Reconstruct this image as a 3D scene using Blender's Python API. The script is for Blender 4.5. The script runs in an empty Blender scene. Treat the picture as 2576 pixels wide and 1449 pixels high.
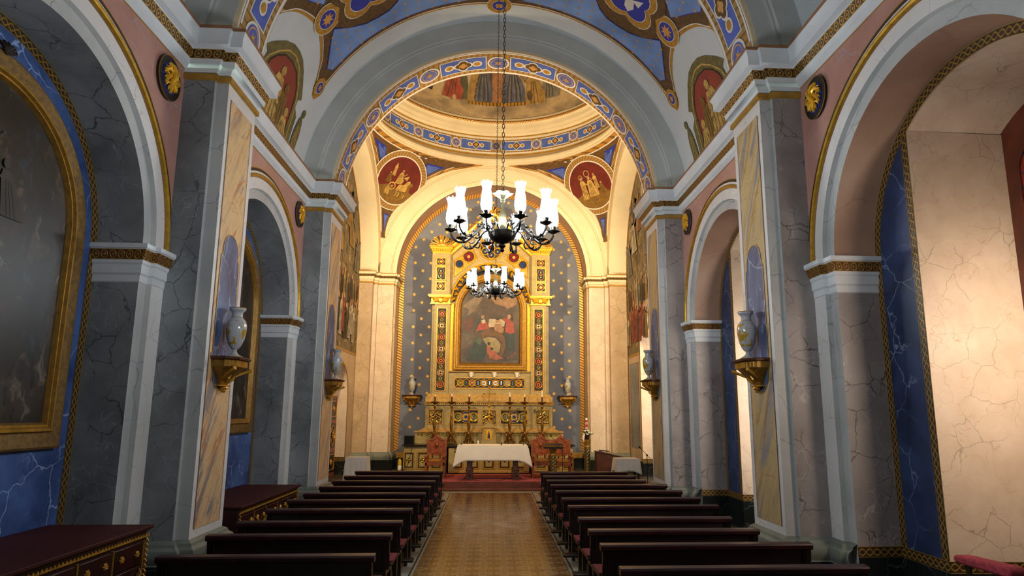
import bpy, math, random
from math import sin, cos, pi, radians as R, sqrt, atan2, hypot
from mathutils import Vector, Matrix
from mathutils.geometry import tessellate_polygon

random.seed(7)
SC = bpy.context.scene
COL = SC.collection

# ------------------------------------------------------------------ camera, world, exposure
def make_camera():
    p, y, r = R(9.727), R(3.09), R(0.242)
    f = Vector((sin(y)*cos(p), cos(y)*cos(p), sin(p)))
    r0 = Vector((cos(y), -sin(y), 0)); u0 = r0.cross(f)
    rt = cos(r)*r0 + sin(r)*u0; up = -sin(r)*r0 + cos(r)*u0
    cd = bpy.data.cameras.new('camera'); co = bpy.data.objects.new('camera', cd); COL.objects.link(co)
    m = Matrix((rt, up, -f)).transposed().to_4x4(); m.translation = (-0.0624, 0, 1.95)
    co.matrix_world = m
    cd.sensor_width = 36; cd.lens = 36*1600/2576
    cd.shift_x = -35.47/2576; cd.shift_y = 40.4/2576
    cd.clip_start = .05; cd.clip_end = 200
    SC.camera = co
make_camera()
SC.view_settings.view_transform = 'Standard'; SC.view_settings.look = 'None'
SC.view_settings.gamma = 1; SC.view_settings.use_curve_mapping = False
SC.view_settings.exposure = 0.0
SC.cycles.max_bounces = 7; SC.cycles.diffuse_bounces = 4; SC.cycles.glossy_bounces = 3; SC.cycles.transmission_bounces = 4; SC.cycles.sample_clamp_indirect = 6
W = bpy.data.worlds.new('world'); SC.world = W; W.use_nodes = True
W.node_tree.nodes['Background'].inputs[0].default_value = (.55, .7, 1, 1)
W.node_tree.nodes['Background'].inputs[1].default_value = 0.01

def light(kind, loc, power, color, target=None, size=.1, size_y=None, spot=60, blend=.5):
    d = bpy.data.lights.new(kind.lower()+'_light', kind); d.energy = power; d.color = color
    if kind == 'AREA':
        d.size = size
        if size_y: d.shape = 'RECTANGLE'; d.size_y = size_y
    else: d.shadow_soft_size = size
    if kind == 'SPOT': d.spot_size = R(spot); d.spot_blend = blend
    o = bpy.data.objects.new(kind.lower()+'_light', d); COL.objects.link(o); o.location = loc
    if target is not None:
        o.rotation_euler = (Vector(target)-Vector(loc)).to_track_quat('-Z', 'Y').to_euler()
    return o
WARM = (1, .73, .41); WARM2 = (1, .78, .52); COOL = (.80, .90, 1.0)
# chancel floodlights standing on the cornice of the chancel arch (their housings are built further down)
for s in (-1, 1):
    light('SPOT', (s*3.30, 13.42, 6.60), 1400, WARM, (s*.4, 20.6, 3.9), .10, spot=95, blend=.6)
    light('SPOT', (s*3.30, 13.44, 6.62), 700, WARM, (s*-2.2, 20.2, 9.5), .12, spot=110, blend=.7)
    light('SPOT', (s*3.30, 13.40, 6.66), 750, WARM, (s*-1.2, 18.6, 12.2), .15, spot=120, blend=.8)
for s in (-1, 1): light('POINT', (s*3.30, 13.46, 6.66), 130, WARM, None, .1)  # fill points added at the floodlights, reaching side tables and walls outside the spot cones
# small floodlights on the nave cornice washing the springing of the transverse arches
for s, y, w in ((-1, 7.02, 26), (1, 7.02, 10), (-1, 12.0, 22), (1, 12.0, 12)):
    light('POINT', (s*3.72, y, 6.42), w, (.85, 1, .82), None, .05)
# unseen area lights added inside the right hand window embrasures, standing in for daylight
light('AREA', (4.95, 4.75, 2.7), 34, (1, .80, .62), (4.75, 6.2, 2.2), .5, 1.5)
light('AREA', (4.95, 9.7, 2.4), 52, (1, .86, .72), (4.7, 11.2, 2.0), .5, 2.6)
light('AREA', (4.95, 16.2, 2.6), 90, (1, .84, .62), (4.7, 18.4, 2.6), .5, 3.0)

# ------------------------------------------------------------------ materials
MATS = {}
class NT:
    def __init__(s, name):
        s.m = bpy.data.materials.new(name); s.m.use_nodes = True; s.t = s.m.node_tree
        s.b = s.t.nodes['Principled BSDF']; s.out = s.t.nodes['Material Output']; MATS[name] = s.m
    def n(s, t, **k):
        n = s.t.nodes.new('ShaderNode'+t)
        for a, b in k.items(): setattr(n, a, b)
        return n
    def put(s, sock, v):
        if isinstance(v, bpy.types.NodeSocket): s.t.links.new(v, sock)
        elif v is not None:
            if isinstance(v, tuple) and len(v) == 3 and len(getattr(sock, 'default_value', ())) == 4: v = v+(1,)
            sock.default_value = v
    def math(s, op, a, b=None, c=None):
        n = s.n('Math', operation=op); s.put(n.inputs[0], a)
        if b is not None: s.put(n.inputs[1], b)
        if c is not None: s.put(n.inputs[2], c)
        return n.outputs[0]
    def vmath(s, op, a, b=None):
        n = s.n('VectorMath', operation=op); s.put(n.inputs[0], a)
        if b is not None: s.put(n.inputs[1], b)
        return n.outputs[0]
    def mix(s, f, a, b, mode='MIX'):
        n = s.n('Mix', data_type='RGBA', blend_type=mode); s.put(n.inputs[0], f); s.put(n.inputs[6], a); s.put(n.inputs[7], b)
        return n.outputs[2]
    def ramp(s, f, pts):
        n = s.n('ValToRGB'); e = n.color_ramp.elements
        while len(e) < len(pts): e.new(.5)
        for q, (p, c) in zip(e, pts): q.position = p; q.color = (c+(1,)) if isinstance(c, tuple) else (c, c, c, 1)
        s.put(n.inputs[0], f); return n.outputs[0]
    def step(s, v, a, b):
        n = s.n('MapRange', interpolation_type='SMOOTHSTEP'); s.put(n.inputs[0], v); s.put(n.inputs[1], a); s.put(n.inputs[2], b)
        return n.outputs[0]
    def coord(s, k='Object'): return s.n('TexCoord').outputs[k]
    def scale(s, v, sc, rot=None):
        n = s.n('Mapping'); s.put(n.inputs[0], v); n.inputs['Scale'].default_value = sc if isinstance(sc, tuple) else (sc,)*3
        if rot: n.inputs['Rotation'].default_value = rot
        return n.outputs[0]
    def noise(s, v, sc, det=3, rough=.5, dist=0, out=0):
        n = s.n('TexNoise'); s.put(n.inputs['Vector'], v); n.inputs['Scale'].default_value = sc
        n.inputs['Detail'].default_value = det; n.inputs['Roughness'].default_value = rough; n.inputs['Distortion'].default_value = dist
        return n.outputs[out]
    def edge(s, v, sc):
        n = s.n('TexVoronoi', feature='DISTANCE_TO_EDGE'); s.put(n.inputs['Vector'], v); n.inputs['Scale'].default_value = sc
        return n.outputs[0]
    def bump(s, h, st=.3, d=.01):
        n = s.n('Bump'); s.put(n.inputs['Height'], h); n.inputs['Strength'].default_value = st; n.inputs['Distance'].default_value = d
        s.put(s.b.inputs['Normal'], n.outputs[0])
    def bsdf(s, c, rough=.5, metal=0, spec=.5, coat=0):
        s.put(s.b.inputs['Base Color'], c); s.put(s.b.inputs['Roughness'], rough); s.put(s.b.inputs['Metallic'], metal)
        s.put(s.b.inputs['Specular IOR Level'], spec)
        if coat: s.b.inputs['Coat Weight'].default_value = coat; s.b.inputs['Coat Roughness'].default_value = .15
        return s.m
    def warped(s, v, sc, amt):
        nz = s.vmath('SUBTRACT', s.noise(v, sc, 3, out=1), (.5, .5, .5)); m = s.n('VectorMath', operation='SCALE')
        s.put(m.inputs[0], nz); m.inputs[3].default_value = amt
        return s.vmath('ADD', v, m.outputs[0])

def hexc(h):
    c = [int(h[i:i+2], 16)/255 for i in (0, 2, 4)]
    return tuple(x/12.92 if x <= .04045 else ((x+.055)/1.055)**2.4 for x in c)

def plain(name, c, rough=.5, metal=0, var=.12, sc=6, bump=0, spec=.5, coat=0):
    t = NT(name); o = t.coord()
    c = hexc(c) if isinstance(c, str) else c
    nz = t.noise(o, sc, 4)
    col = t.mix(t.ramp(nz, [(.35, 0.), (.65, 1.)]), tuple(x*(1-var) for x in c), tuple(min(1, x*(1+var)) for x in c)) if var else c
    if bump: t.bump(t.noise(o, sc*6, 4), bump, .01)
    return t.bsdf(col, rough, metal, spec, coat)

def marble(name, c1, c2, vein, vs=1.6, vw=.02, vamt=.85, ns=1.2, rough=.42, sparse=.45, streak=None, vein2=None, spec=.4):
    t = NT(name); o = t.coord()
    c1, c2, vein = hexc(c1), hexc(c2), hexc(vein)
    q = t.scale(o, (1, 1, 1) if not streak else streak[0], None if not streak else streak[1])
    w = t.warped(q, 2.0, .5)
    cl = t.noise(w, ns, 5, .6)
    col = t.mix(t.ramp(cl, [(.32, 0.), (.68, 1.)]), c1, c2)
    e = t.edge(t.warped(q, 5.0, .16), vs)
    m = t.math('MULTIPLY', t.math('SUBTRACT', 1, t.step(e, 0., vw)), t.step(t.noise(o, vs*.6, 2), sparse-.06, sparse+.1))
    col = t.mix(t.math('MULTIPLY', m, vamt), col, vein)
    if vein2:
        e2 = t.edge(t.warped(q, 3.1, .5), vs*2.3)
        m2 = t.math('MULTIPLY', t.math('SUBTRACT', 1, t.step(e2, 0., vw*2.2)), t.step(t.noise(o, vs*.9, 2, dist=1), .5, .62))
        col = t.mix(t.math('MULTIPLY', m2, .6), col, hexc(vein2))
    t.bump(t.noise(o, 9, 4), .12, .004)
    return t.bsdf(col, rough, 0, spec)

def breccia(name, c1, c2, c3, sh):
    t = NT(name); o = t.coord(); sp = t.n('SeparateXYZ'); t.put(sp.inputs[0], o); cb = t.n('CombineXYZ')
    t.put(cb.inputs[0], sp.outputs[0]); t.put(cb.inputs[1], t.math('ADD', sp.outputs[1], t.math('MULTIPLY', sp.outputs[2], sh))); t.put(cb.inputs[2], t.math('MULTIPLY', sp.outputs[2], .22))
    w = t.warped(cb.outputs[0], 3.5, .22); n1 = t.noise(w, 3.2, 6, .65); n2 = t.noise(w, 6.5, 5, .6, 1.0)
    c = t.ramp(n1, [(.34, hexc(c1)), (.46, hexc(c2)), (.55, tuple(x*1.15 for x in hexc(c2))), (.63, hexc(c1))])
    c = t.mix(t.math('MULTIPLY', t.step(n2, .54, .66), .75), c, hexc(c3))
    e = t.edge(t.warped(o, 5, .2), 3.2); c = t.mix(t.math('MULTIPLY', t.math('SUBTRACT', 1, t.step(e, 0, .018)), .4), c, hexc('6a3a22'))
    return t.bsdf(c, .4, 0, .4)

def gold(name, c, rough=.38, var=.35, sc=14, metal=.75, bump=.35):
    t = NT(name); o = t.coord(); c = hexc(c)
    nz = t.noise(o, sc, 4, .6)
    col = t.mix(t.ramp(nz, [(.35, 0.), (.62, 1.)]), tuple(x*(1-var) for x in c), c)
    t.bump(t.noise(o, sc*2.5, 3), bump, .006)
    return t.bsdf(col, rough, metal)

def ringband(name, cg, cb, per, kind='ring', metal=.5, rough=.42):
    """pattern that runs along the UV of a moulding: u in metres, v 0..1 across"""
    t = NT(name); uv = t.n('UVMap').outputs[0]; sp = t.n('SeparateXYZ'); t.put(sp.inputs[0], uv)
    u, v = sp.outputs[0], sp.outputs[1]
    fu = t.math('SUBTRACT', t.math('FRACT', t.math('DIVIDE', u, per)), .5); fv = t.math('SUBTRACT', v, .5)
    if kind == 'ring':
        d = t.math('SQRT', t.math('ADD', t.math('MULTIPLY', fu, fu), t.math('MULTIPLY', fv, fv)))
        a = t.math('SUBTRACT', 1, t.step(t.math('ABSOLUTE', t.math('SUBTRACT', d, .36)), .05, .10))
        b = t.math('SUBTRACT', 1, t.step(d, .12, .18))
        m = t.math('MAXIMUM', a, b)
        e = t.math('SUBTRACT', 1, t.step(t.math('SUBTRACT', .5, t.math('ABSOLUTE', fv)), .06, .10)); m = t.math('MAXIMUM', m, e)
    elif kind == 'leaf':
        w = t.math('ABSOLUTE', t.math('SINE', t.math('ADD', t.math('MULTIPLY', t.math('DIVIDE', u, per), pi), t.math('MULTIPLY', v, 1.2))))
        m = t.math('MAXIMUM', t.step(t.math('ABSOLUTE', t.math('SUBTRACT', w, t.math('ABSOLUTE', fv))), .16, .28), t.math('SUBTRACT', 1, t.step(t.math('SUBTRACT', .5, t.math('ABSOLUTE', fv)), .05, .1)))
    elif kind == 'guilloche':
        s1 = t.math('MULTIPLY', t.math('SINE', t.math('MULTIPLY', t.math('DIVIDE', u, per), 2*pi)), .28)
        a = t.math('SUBTRACT', 1, t.step(t.math('ABSOLUTE', t.math('SUBTRACT', fv, s1)), .07, .12))
        b = t.math('SUBTRACT', 1, t.step(t.math('ABSOLUTE', t.math('ADD', fv, s1)), .07, .12))
        c = t.math('SUBTRACT', 1, t.step(t.math('SUBTRACT', .5, t.math('ABSOLUTE', fv)), .05, .09))
        m = t.math('MAXIMUM', t.math('MAXIMUM', a, b), c)
    else:  # slanted rope
        w = t.math('FRACT', t.math('ADD', t.math('DIVIDE', u, per), t.math('MULTIPLY', v, .8)))
        m = t.math('SUBTRACT', 1, t.step(t.math('ABSOLUTE', t.math('SUBTRACT', w, .5)), .25, .42))
    nz = t.noise(t.coord(), 9, 3)
    g = t.mix(nz, tuple(x*.7 for x in hexc(cg)), hexc(cg))
    t.bump(m, .8, .012)
    return t.bsdf(t.mix(m, hexc(cb), g), rough, t.math('MULTIPLY', m, metal))

M = MATS
plain('plaster', 'c9cfd2', .75, var=.05, sc=1.5, bump=.05)
plain('plaster_arch', 'bfc2bd', .75, var=.07, sc=1.3, bump=.05)
plain('cornice_white', 'cfd4d6', .6, var=.05, sc=3)
plain('cream', 'ddcfae', .65, var=.05, sc=2)
plain('cream_line', 'c39a63', .65, var=.05)
plain('brown_line', '8a6040', .6, var=.15)
plain('ochre', 'a9802f', .5, .25, var=.15, sc=8)
gold('gold_ring', 'c79a2c', .35, metal=.6)
gold('gold', 'd29c38', .34, metal=.45)
gold('gold_bright', 'efb62c', .28, metal=.4, var=.15)
gold('gold_dark', '9a722c', .38, metal=.5)
gold('gold_pale', 'c49a4c', .42, metal=.3)
marble('marble_grey', '5f6365', '8c9092', '2a2d30', 2.5, .018, .8, vein2='9aa0a3')
marble('marble_grey_light', 'a3a6a4', 'bcbdba', '6c7276', 1.6, .016, .6)
marble('marble_grey_warm', '7c7472', '9c9490', '352f2e', 2.6, .020, .8, vein2='b8b0ac')
marble('marble_white', 'cfcdca', 'dcdad6', '9a9694', 2.4, .014, .6)
marble('marble_blue', '283c6c', '4f6aa0', '9db2d8', 1.8, .016, .8, ns=1.6, vein2='8fa2cc')
marble('marble_blue_bright', '22345c', '5a749c', 'b4c4dc', 2.6, .02, .6, ns=3.0, streak=((1, 1, .5), (0, 0, 0)), vein2='c8d4ee')
marble('marble_navy', '18223c', '31446c', '7f8da8', 2.3, .018, .8, ns=1.6)
marble('marble_pink', 'a8776a', 'b98d80', '9ea2b4', 2.6, .025, .6, ns=2, sparse=.5)
breccia('marble_orange', '8b8686', 'd2b284', 'b96a2c', -.55)
breccia('marble_ochre', '868a92', 'b8a273', '9a7038', .55)
marble('marble_black', '0f1312', '1d2322', '5c6664', 2.4, .018, .45, rough=.22, spec=.6)
marble('marble_cream', 'cdb79e', 'dccab2', '7d7468', 2.9, .016, .6, ns=3, vein2='b9926c')
marble('marble_brownish', 'a48c6e', 'bfa685', '5d4a38', 2.2, .02, .55, vein2='d0bea2')
marble('marble_tan', '9a7a66', 'b08f78', '6b5040', .8, .01, .3, ns=1.2)
marble('marble_altar', '93804e', 'aa9762', '7a7446', 1.4, .03, .35, ns=3, streak=((1, 1, 2.4), (0, R(30), 0)))
plain('base_green', '6f756a', .5, var=.15, sc=3, bump=.1)
ringband('gold_egg', 'b48c3e', '3a2614', .11, 'ring')
ringband('gold_guilloche', 'a5803a', '3a2812', .16, 'guilloche', .3)
ringband('gold_leaf', 'b4853a', '5a3a18', .075, 'ring', .4)
ringband('gold_warm_rope', 'd8a14a', '7a5222', .09, 'rope', .5)
ringband('ochre_band', 'b08a4c', '8a6430', .12, 'rope', .1, .6)
plain('paint_blue', '7193cc', .7, var=.2, sc=1.6)
plain('paint_deep_blue', '1c2f9c', .6, var=.1, sc=5)
plain('paint_mid_blue', '4a63b4', .6, var=.15, sc=4)
plain('paint_white', 'd9d6cc', .7, var=.04)
plain('paint_brown', '5d4222', .65, var=.3, sc=14)
plain('paint_gold', 'b3842e', .6, .15, var=.25, sc=20)
plain('paint_star', 'c99a56', .5, .3, var=.1)
plain('paint_dark', '3a2410', .7, var=.2)
plain('paint_red', '8e3a2c', .7, var=.15, sc=3)
plain('paint_crimson', '641a10', .7, var=.2, sc=5)
plain('paint_olive', '6b6238', .7, var=.25, sc=10)
plain('paint_sand', 'bb9850', .7, var=.25, sc=9)
plain('paint_umber', '7a5a22', .7, var=.2, sc=9)
# ------------------------------------------------------------------ mesh tools
class MB:
    def __init__(s, tf=None): s.v = []; s.k = {}; s.f = []; s.fm = []; s.uv = []; s.mats = []; s.tf = tf
    def vi(s, p):
        if s.tf: p = s.tf(p)
        k = (round(p[0], 5), round(p[1], 5), round(p[2], 5))
        if k not in s.k: s.k[k] = len(s.v); s.v.append(k)
        return s.k[k]
    def face(s, pts, mat, uv=None):
        ix = [s.vi(p) for p in pts]; q = []; w = []
        for i, a in enumerate(ix):
            if a not in q: q.append(a); w.append(uv[i] if uv else (0, 0))
        if len(q) < 3: return
        if mat not in s.mats: s.mats.append(mat)
        s.f.append(q); s.fm.append(s.mats.index(mat)); s.uv.append(w)
    def grid(s, fn, us, vs, mat, uvf=None):
        for i in range(len(us)-1):
            for j in range(len(vs)-1):
                c = [(us[i], vs[j]), (us[i+1], vs[j]), (us[i+1], vs[j+1]), (us[i], vs[j+1])]
                m = mat(.5*(us[i]+us[i+1]), .5*(vs[j]+vs[j+1])) if callable(mat) else mat
                if m: s.face([fn(*a) for a in c], m, [uvf(*a) for a in c] if uvf else c)
    def box(s, a, b, mat, c=0):
        x0, y0, z0 = [min(p, q) for p, q in zip(a, b)]; x1, y1, z1 = [max(p, q) for p, q in zip(a, b)]
        P = lambda i, j, k: ((x0, x1)[i], (y0, y1)[j], (z0, z1)[k])
        for q in (((0,0,0),(0,1,0),(1,1,0),(1,0,0)), ((0,0,1),(1,0,1),(1,1,1),(0,1,1)), ((0,0,0),(1,0,0),(1,0,1),(0,0,1)),
                  ((0,1,0),(0,1,1),(1,1,1),(1,1,0)), ((0,0,0),(0,0,1),(0,1,1),(0,1,0)), ((1,0,0),(1,1,0),(1,1,1),(1,0,1))):
            s.face([P(*e) for e in q], mat)
        return s
    def prism(s, poly, fn, h0, h1, mat, side=None):
        """extrude a 2D polygon: fn(x, y, h) -> 3D"""
        n = len(poly)
        for t in tessellate_polygon([[Vector((a, b, 0)) for a, b in poly]]):
            s.face([fn(*poly[i], h1) for i in t], mat); s.face([fn(*poly[i], h0) for i in reversed(t)], mat)
        for i in range(n):
            a, b = poly[i], poly[(i+1) % n]
            s.face([fn(*a, h0), fn(*b, h0), fn(*b, h1), fn(*a, h1)], side or mat)
        return s
    def sweep(s, path, prof, mats, sgn=1, closed=False):
        """path: XY polyline, prof: (outward offset, z); sgn picks the outward side (+1 = left of travel)"""
        n = len(path); N = []
        for i in range(n):
            ds = []
            if i > 0 or closed: ds.append((Vector(path[i])-Vector(path[i-1])).normalized())
            if i < n-1 or closed: ds.append((Vector(path[(i+1) % n])-Vector(path[i])).normalized())
            nn = [Vector((-d.y, d.x))*sgn for d in ds]
            if len(nn) == 1: N.append(nn[0])
            else:
                m = nn[0]+nn[1]; N.append(m/max(.2, 1+nn[0].dot(nn[1])))
        L = [0]
        for i in range(1, n+(1 if closed else 0)): L.append(L[-1]+(Vector(path[i % n])-Vector(path[i-1])).length)
        def P(i, o, z): return (path[i % n][0]+N[i % n].x*o, path[i % n][1]+N[i % n].y*o, z)
        for i in range(n-1+(1 if closed else 0)):
            for j in range(len(prof)-1):
                (o0, z0), (o1, z1) = prof[j], prof[j+1]; m = mats[j] if isinstance(mats, (list, tuple)) else mats
                if m: s.face([P(i, o0, z0), P(i+1, o0, z0), P(i+1, o1, z1), P(i, o1, z1)], m, [(L[i], 0), (L[i+1], 0), (L[i+1], 1), (L[i], 1)])
        return s
    def arc(s, prof, mats, fn, a0=0, a1=180, n=36):
        """revolve (radius, depth) profile; fn(radius, angle, depth) -> 3D"""
        for i in range(n):
            t0, t1 = R(a0+(a1-a0)*i/n), R(a0+(a1-a0)*(i+1)/n)
            for j in range(len(prof)-1):
                (r0, x0), (r1, x1) = prof[j], prof[j+1]; m = mats[j] if isinstance(mats, (list, tuple)) else mats
                rr = max(r0, r1)
                if m: s.face([fn(r0, t0, x0), fn(r0, t1, x0), fn(r1, t1, x1), fn(r1, t0, x1)], m, [(t0*rr, 0), (t1*rr, 0), (t1*rr, 1), (t0*rr, 1)])
        return s
    def lathe(s, prof, mat, n=20, c=(0, 0, 0), wob=None):
        for i in range(n):
            a0, a1 = 2*pi*i/n, 2*pi*(i+1)/n
            for j in range(len(prof)-1):
                (r0, z0), (r1, z1) = prof[j], prof[j+1]; m = mat[j] if isinstance(mat, (list, tuple)) else mat
                def P(r, a, z):
                    if wob: r, z = wob(r, a, z)
                    return (c[0]+r*cos(a), c[1]+r*sin(a), c[2]+z)
                s.face([P(r0, a0, z0), P(r0, a1, z0), P(r1, a1, z1), P(r1, a0, z1)], m, [(i/n, z0), ((i+1)/n, z0), ((i+1)/n, z1), (i/n, z1)])
        return s
    def tube(s, pts, rad, mat, n=8, cap=True):
        pts = [Vector(p) for p in pts]; rs = rad if isinstance(rad, (list, tuple)) else [rad]*len(pts)
        prev = None; rings = []
        for i, p in enumerate(pts):
            d = (pts[min(i+1, len(pts)-1)]-pts[max(i-1, 0)]).normalized()
            if prev is None: u = d.orthogonal().normalized()
            else: u = (prev-d*prev.dot(d)).normalized() if (prev-d*prev.dot(d)).length > 1e-6 else d.orthogonal().normalized()
            prev = u; w = d.cross(u)
            rings.append([tuple(p+(u*cos(2*pi*k/n)+w*sin(2*pi*k/n))*rs[i]) for k in range(n)])
        for a, b in zip(rings, rings[1:]):
            for k in range(n): s.face([a[k], a[(k+1) % n], b[(k+1) % n], b[k]], mat)
        if cap: s.face(rings[0][::-1], mat); s.face(rings[-1], mat)
        return s
    def build(s, name, parent=None, smooth=35, bevel=0, flat_axis=False):
        me = bpy.data.meshes.new(name); me.from_pydata(s.v, [], s.f)
        for m in s.mats: me.materials.append(MATS[m])
        me.polygons.foreach_set('material_index', s.fm)
        ul = me.uv_layers.new(name='UVMap'); flat = [c for f in s.uv for p in f for c in p[:2]]
        ul.data.foreach_set('uv', flat)
        me.update()
        if smooth:
            fl = [not (flat_axis and max(abs(c) for c in p.normal) > .9999) for p in me.polygons]
            me.polygons.foreach_set('use_smooth', fl); me.set_sharp_from_angle(angle=R(smooth))
        me.update()
        o = bpy.data.objects.new(name, me); COL.objects.link(o)
        if parent: o.parent = parent
        if bevel:
            b = o.modifiers.new('bevel', 'BEVEL'); b.width = bevel; b.segments = 2; b.limit_method = 'ANGLE'; b.angle_limit = R(40)
        return o

def tag(o, label, cat, group=None):
    o['label'] = label; o['category'] = cat
    if group: o['group'] = group
    return o
def struct(o, label=None):
    o['kind'] = 'structure'
    if label: o['label'] = label
    return o
def thing(name, label, cat, loc=(0, 0, 0), rz=0, group=None):
    o = bpy.data.objects.new(name, None); COL.objects.link(o); o.empty_display_size = .1
    o.location = loc; o.rotation_euler = (0, 0, rz); return tag(o, label, cat, group)
def dup(root, loc, rz, label, group=None):
    r = root.copy(); COL.objects.link(r); r.location = loc; r.rotation_euler = (0, 0, rz); r['label'] = label
    if group: r['group'] = group
    for ch in list(root.children):
        c = ch.copy(); COL.objects.link(c); c.parent = r
        for g in list(ch.children):
            d = g.copy(); COL.objects.link(d); d.parent = c
    return r

class Pen:
    """paints thin inlays on a surface: M(u, v, h) -> 3D, each layer h higher"""
    def __init__(s, mb, M, step=.25, dh=.004): s.mb = mb; s.M = M; s.st = step; s.dh = dh
    def tri(s, a, b, c, mat, h, d=0):
        L = [(hypot(a[0]-b[0], a[1]-b[1]), 0), (hypot(b[0]-c[0], b[1]-c[1]), 1), (hypot(c[0]-a[0], c[1]-a[1]), 2)]
        m = max(L)
        if m[0] > s.st and d < 12:
            if m[1] == 1: a, b, c = b, c, a
            elif m[1] == 2: a, b, c = c, a, b
            q = ((a[0]+b[0])/2, (a[1]+b[1])/2)
            s.tri(a, q, c, mat, h, d+1); s.tri(q, b, c, mat, h, d+1); return
        s.mb.face([s.M(*p, h) for p in (a, b, c)], mat, [a, b, c])
    def poly(s, pts, mat, lay):
        h = lay*s.dh
        for t in tessellate_polygon([[Vector((a, b, 0)) for a, b in pts]]): s.tri(pts[t[0]], pts[t[1]], pts[t[2]], mat, h)
        return s
    def disc(s, c, r, mat, lay, n=24, rv=None, a=0):
        rv = rv or r; pts = [(c[0]+r*cos(2*pi*i/n), c[1]+rv*sin(2*pi*i/n)) for i in range(n)]
        if a: pts = [(c[0]+(x-c[0])*cos(a)-(y-c[1])*sin(a), c[1]+(x-c[0])*sin(a)+(y-c[1])*cos(a)) for x, y in pts]
        return s.poly(pts, mat, lay)
    def ring(s, c, r0, r1, mat, lay, n=28):
        h = lay*s.dh
        for i in range(n):
            a, b = 2*pi*i/n, 2*pi*(i+1)/n
            P = lambda r, t: s.M(c[0]+r*cos(t), c[1]+r*sin(t), h)
            s.mb.face([P(r0, a), P(r1, a), P(r1, b), P(r0, b)], mat, [(a*r1, 0), (a*r1, 1), (b*r1, 1), (b*r1, 0)])
        return s
    def star(s, c, r, mat, lay, n=6, k=.42, a0=pi/2):
        s.poly([(c[0]+(r if i % 2 == 0 else r*k)*cos(a0+pi*i/n), c[1]+(r if i % 2 == 0 else r*k)*sin(a0+pi*i/n)) for i in range(2*n)], mat, lay); return s
    def foil(s, c, r, mat, lay, n=4, a0=0, rr=.55, m=8):
        """n-lobed figure as one outline"""
        pts = []; d = r*(1-rr); q = r*rr
        for k in range(n):
            a = a0+2*pi*k/n; sp = pi/n+math.asin(min(1, d/q*sin(pi/n)))
            for j in range(m+1):
                t = a-sp+2*sp*j/m; pts.append((c[0]+d*cos(a)+q*cos(t), c[1]+d*sin(a)+q*sin(t)))
        return s.poly(pts, mat, lay)
    def line(s, pts, w, mat, lay, closed=False):
        n = len(pts); h = lay*s.dh; N = []
        for i in range(n):
            a = Vector(pts[(i-1) % n] if (closed or i) else pts[i]); b = Vector(pts[(i+1) % n] if (closed or i < n-1) else pts[i])
            d = (b-a); d = d.normalized() if d.length > 1e-9 else Vector((1, 0)); N.append(Vector((-d.y, d.x))*w/2)
        L = 0
        for i in range(n if closed else n-1):
            j = (i+1) % n; p, q = Vector(pts[i]), Vector(pts[j]); k = max(1, int((q-p).length/s.st+.5))
            for e in range(k):
                t0, t1 = e/k, (e+1)/k; A, B = p.lerp(q, t0), p.lerp(q, t1); NA, NB = N[i].lerp(N[j], t0), N[i].lerp(N[j], t1)
                l2 = L+(B-A).length
                s.mb.face([s.M(*(A+NA), h), s.M(*(A-NA), h), s.M(*(B-NB), h), s.M(*(B+NB), h)], mat, [(L, 0), (L, 1), (l2, 1), (l2, 0)]); L = l2
        return s
def lin(a, b, n): return [a+(b-a)*i/n for i in range(n+1)]
def arcpts(c, r, a0, a1, n=16, rv=None): return [(c[0]+r*cos(R(a0+(a1-a0)*i/n)), c[1]+(rv or r)*sin(R(a0+(a1-a0)*i/n))) for i in range(n+1)]
def spline(pts, n=6, closed=False):
    out = []; m = len(pts)
    for i in range(m if closed else m-1):
        g = lambda k: Vector(pts[k % m]) if closed else Vector(pts[max(0, min(m-1, k))])
        a, b, c, d = g(i-1), g(i), g(i+1), g(i+2)
        for j in range(n):
            t = j/n; out.append(tuple(.5*((2*b)+(c-a)*t+(2*a-5*b+4*c-d)*t*t+(3*b-a-3*c+d)*t**3)))
    if not closed: out.append(tuple(pts[-1]))
    return out

# ------------------------------------------------------------------ the nave: measures
XW, XP, XB, XR = 3.77, 3.27, 3.41, 4.30        # wall plane, pilaster face, backing face, recess wall
BAYS = (5.22, 10.25); PIL = ((2.28, 3.14), (7.31, 8.17), (12.33, 13.23))
RI, ZI = 1.62, 3.70                              # opening radius, springing
ZC = 6.97                                        # underside of the cornice
def pil_path(a, b, s=1): return [(XW, a-.06), (XB, a-.06), (XB, a), (XP, a), (XP, b), (XB, b), (XB, b+.06), (XW, b+.06)]
ENT = [(0, 5.86), (.035, 5.87), (.035, 5.93), (.0, 5.94), (.02, 5.95), (.03, 6.00), (.075, 6.03), (.085, 6.08), (.09, 6.09), (.13, 6.19), (.14, 6.20), (.20, 6.22), (.205, 6.33), (.23, 6.38), (.235, 6.40), (.24, 6.44), (.02, 6.46), (-.3, 6.46)]
ENTM = ['ochre']*3+['cornice_white']*5+['gold_egg']+['cornice_white']*5+['brown_line']+['plaster']*3

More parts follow.
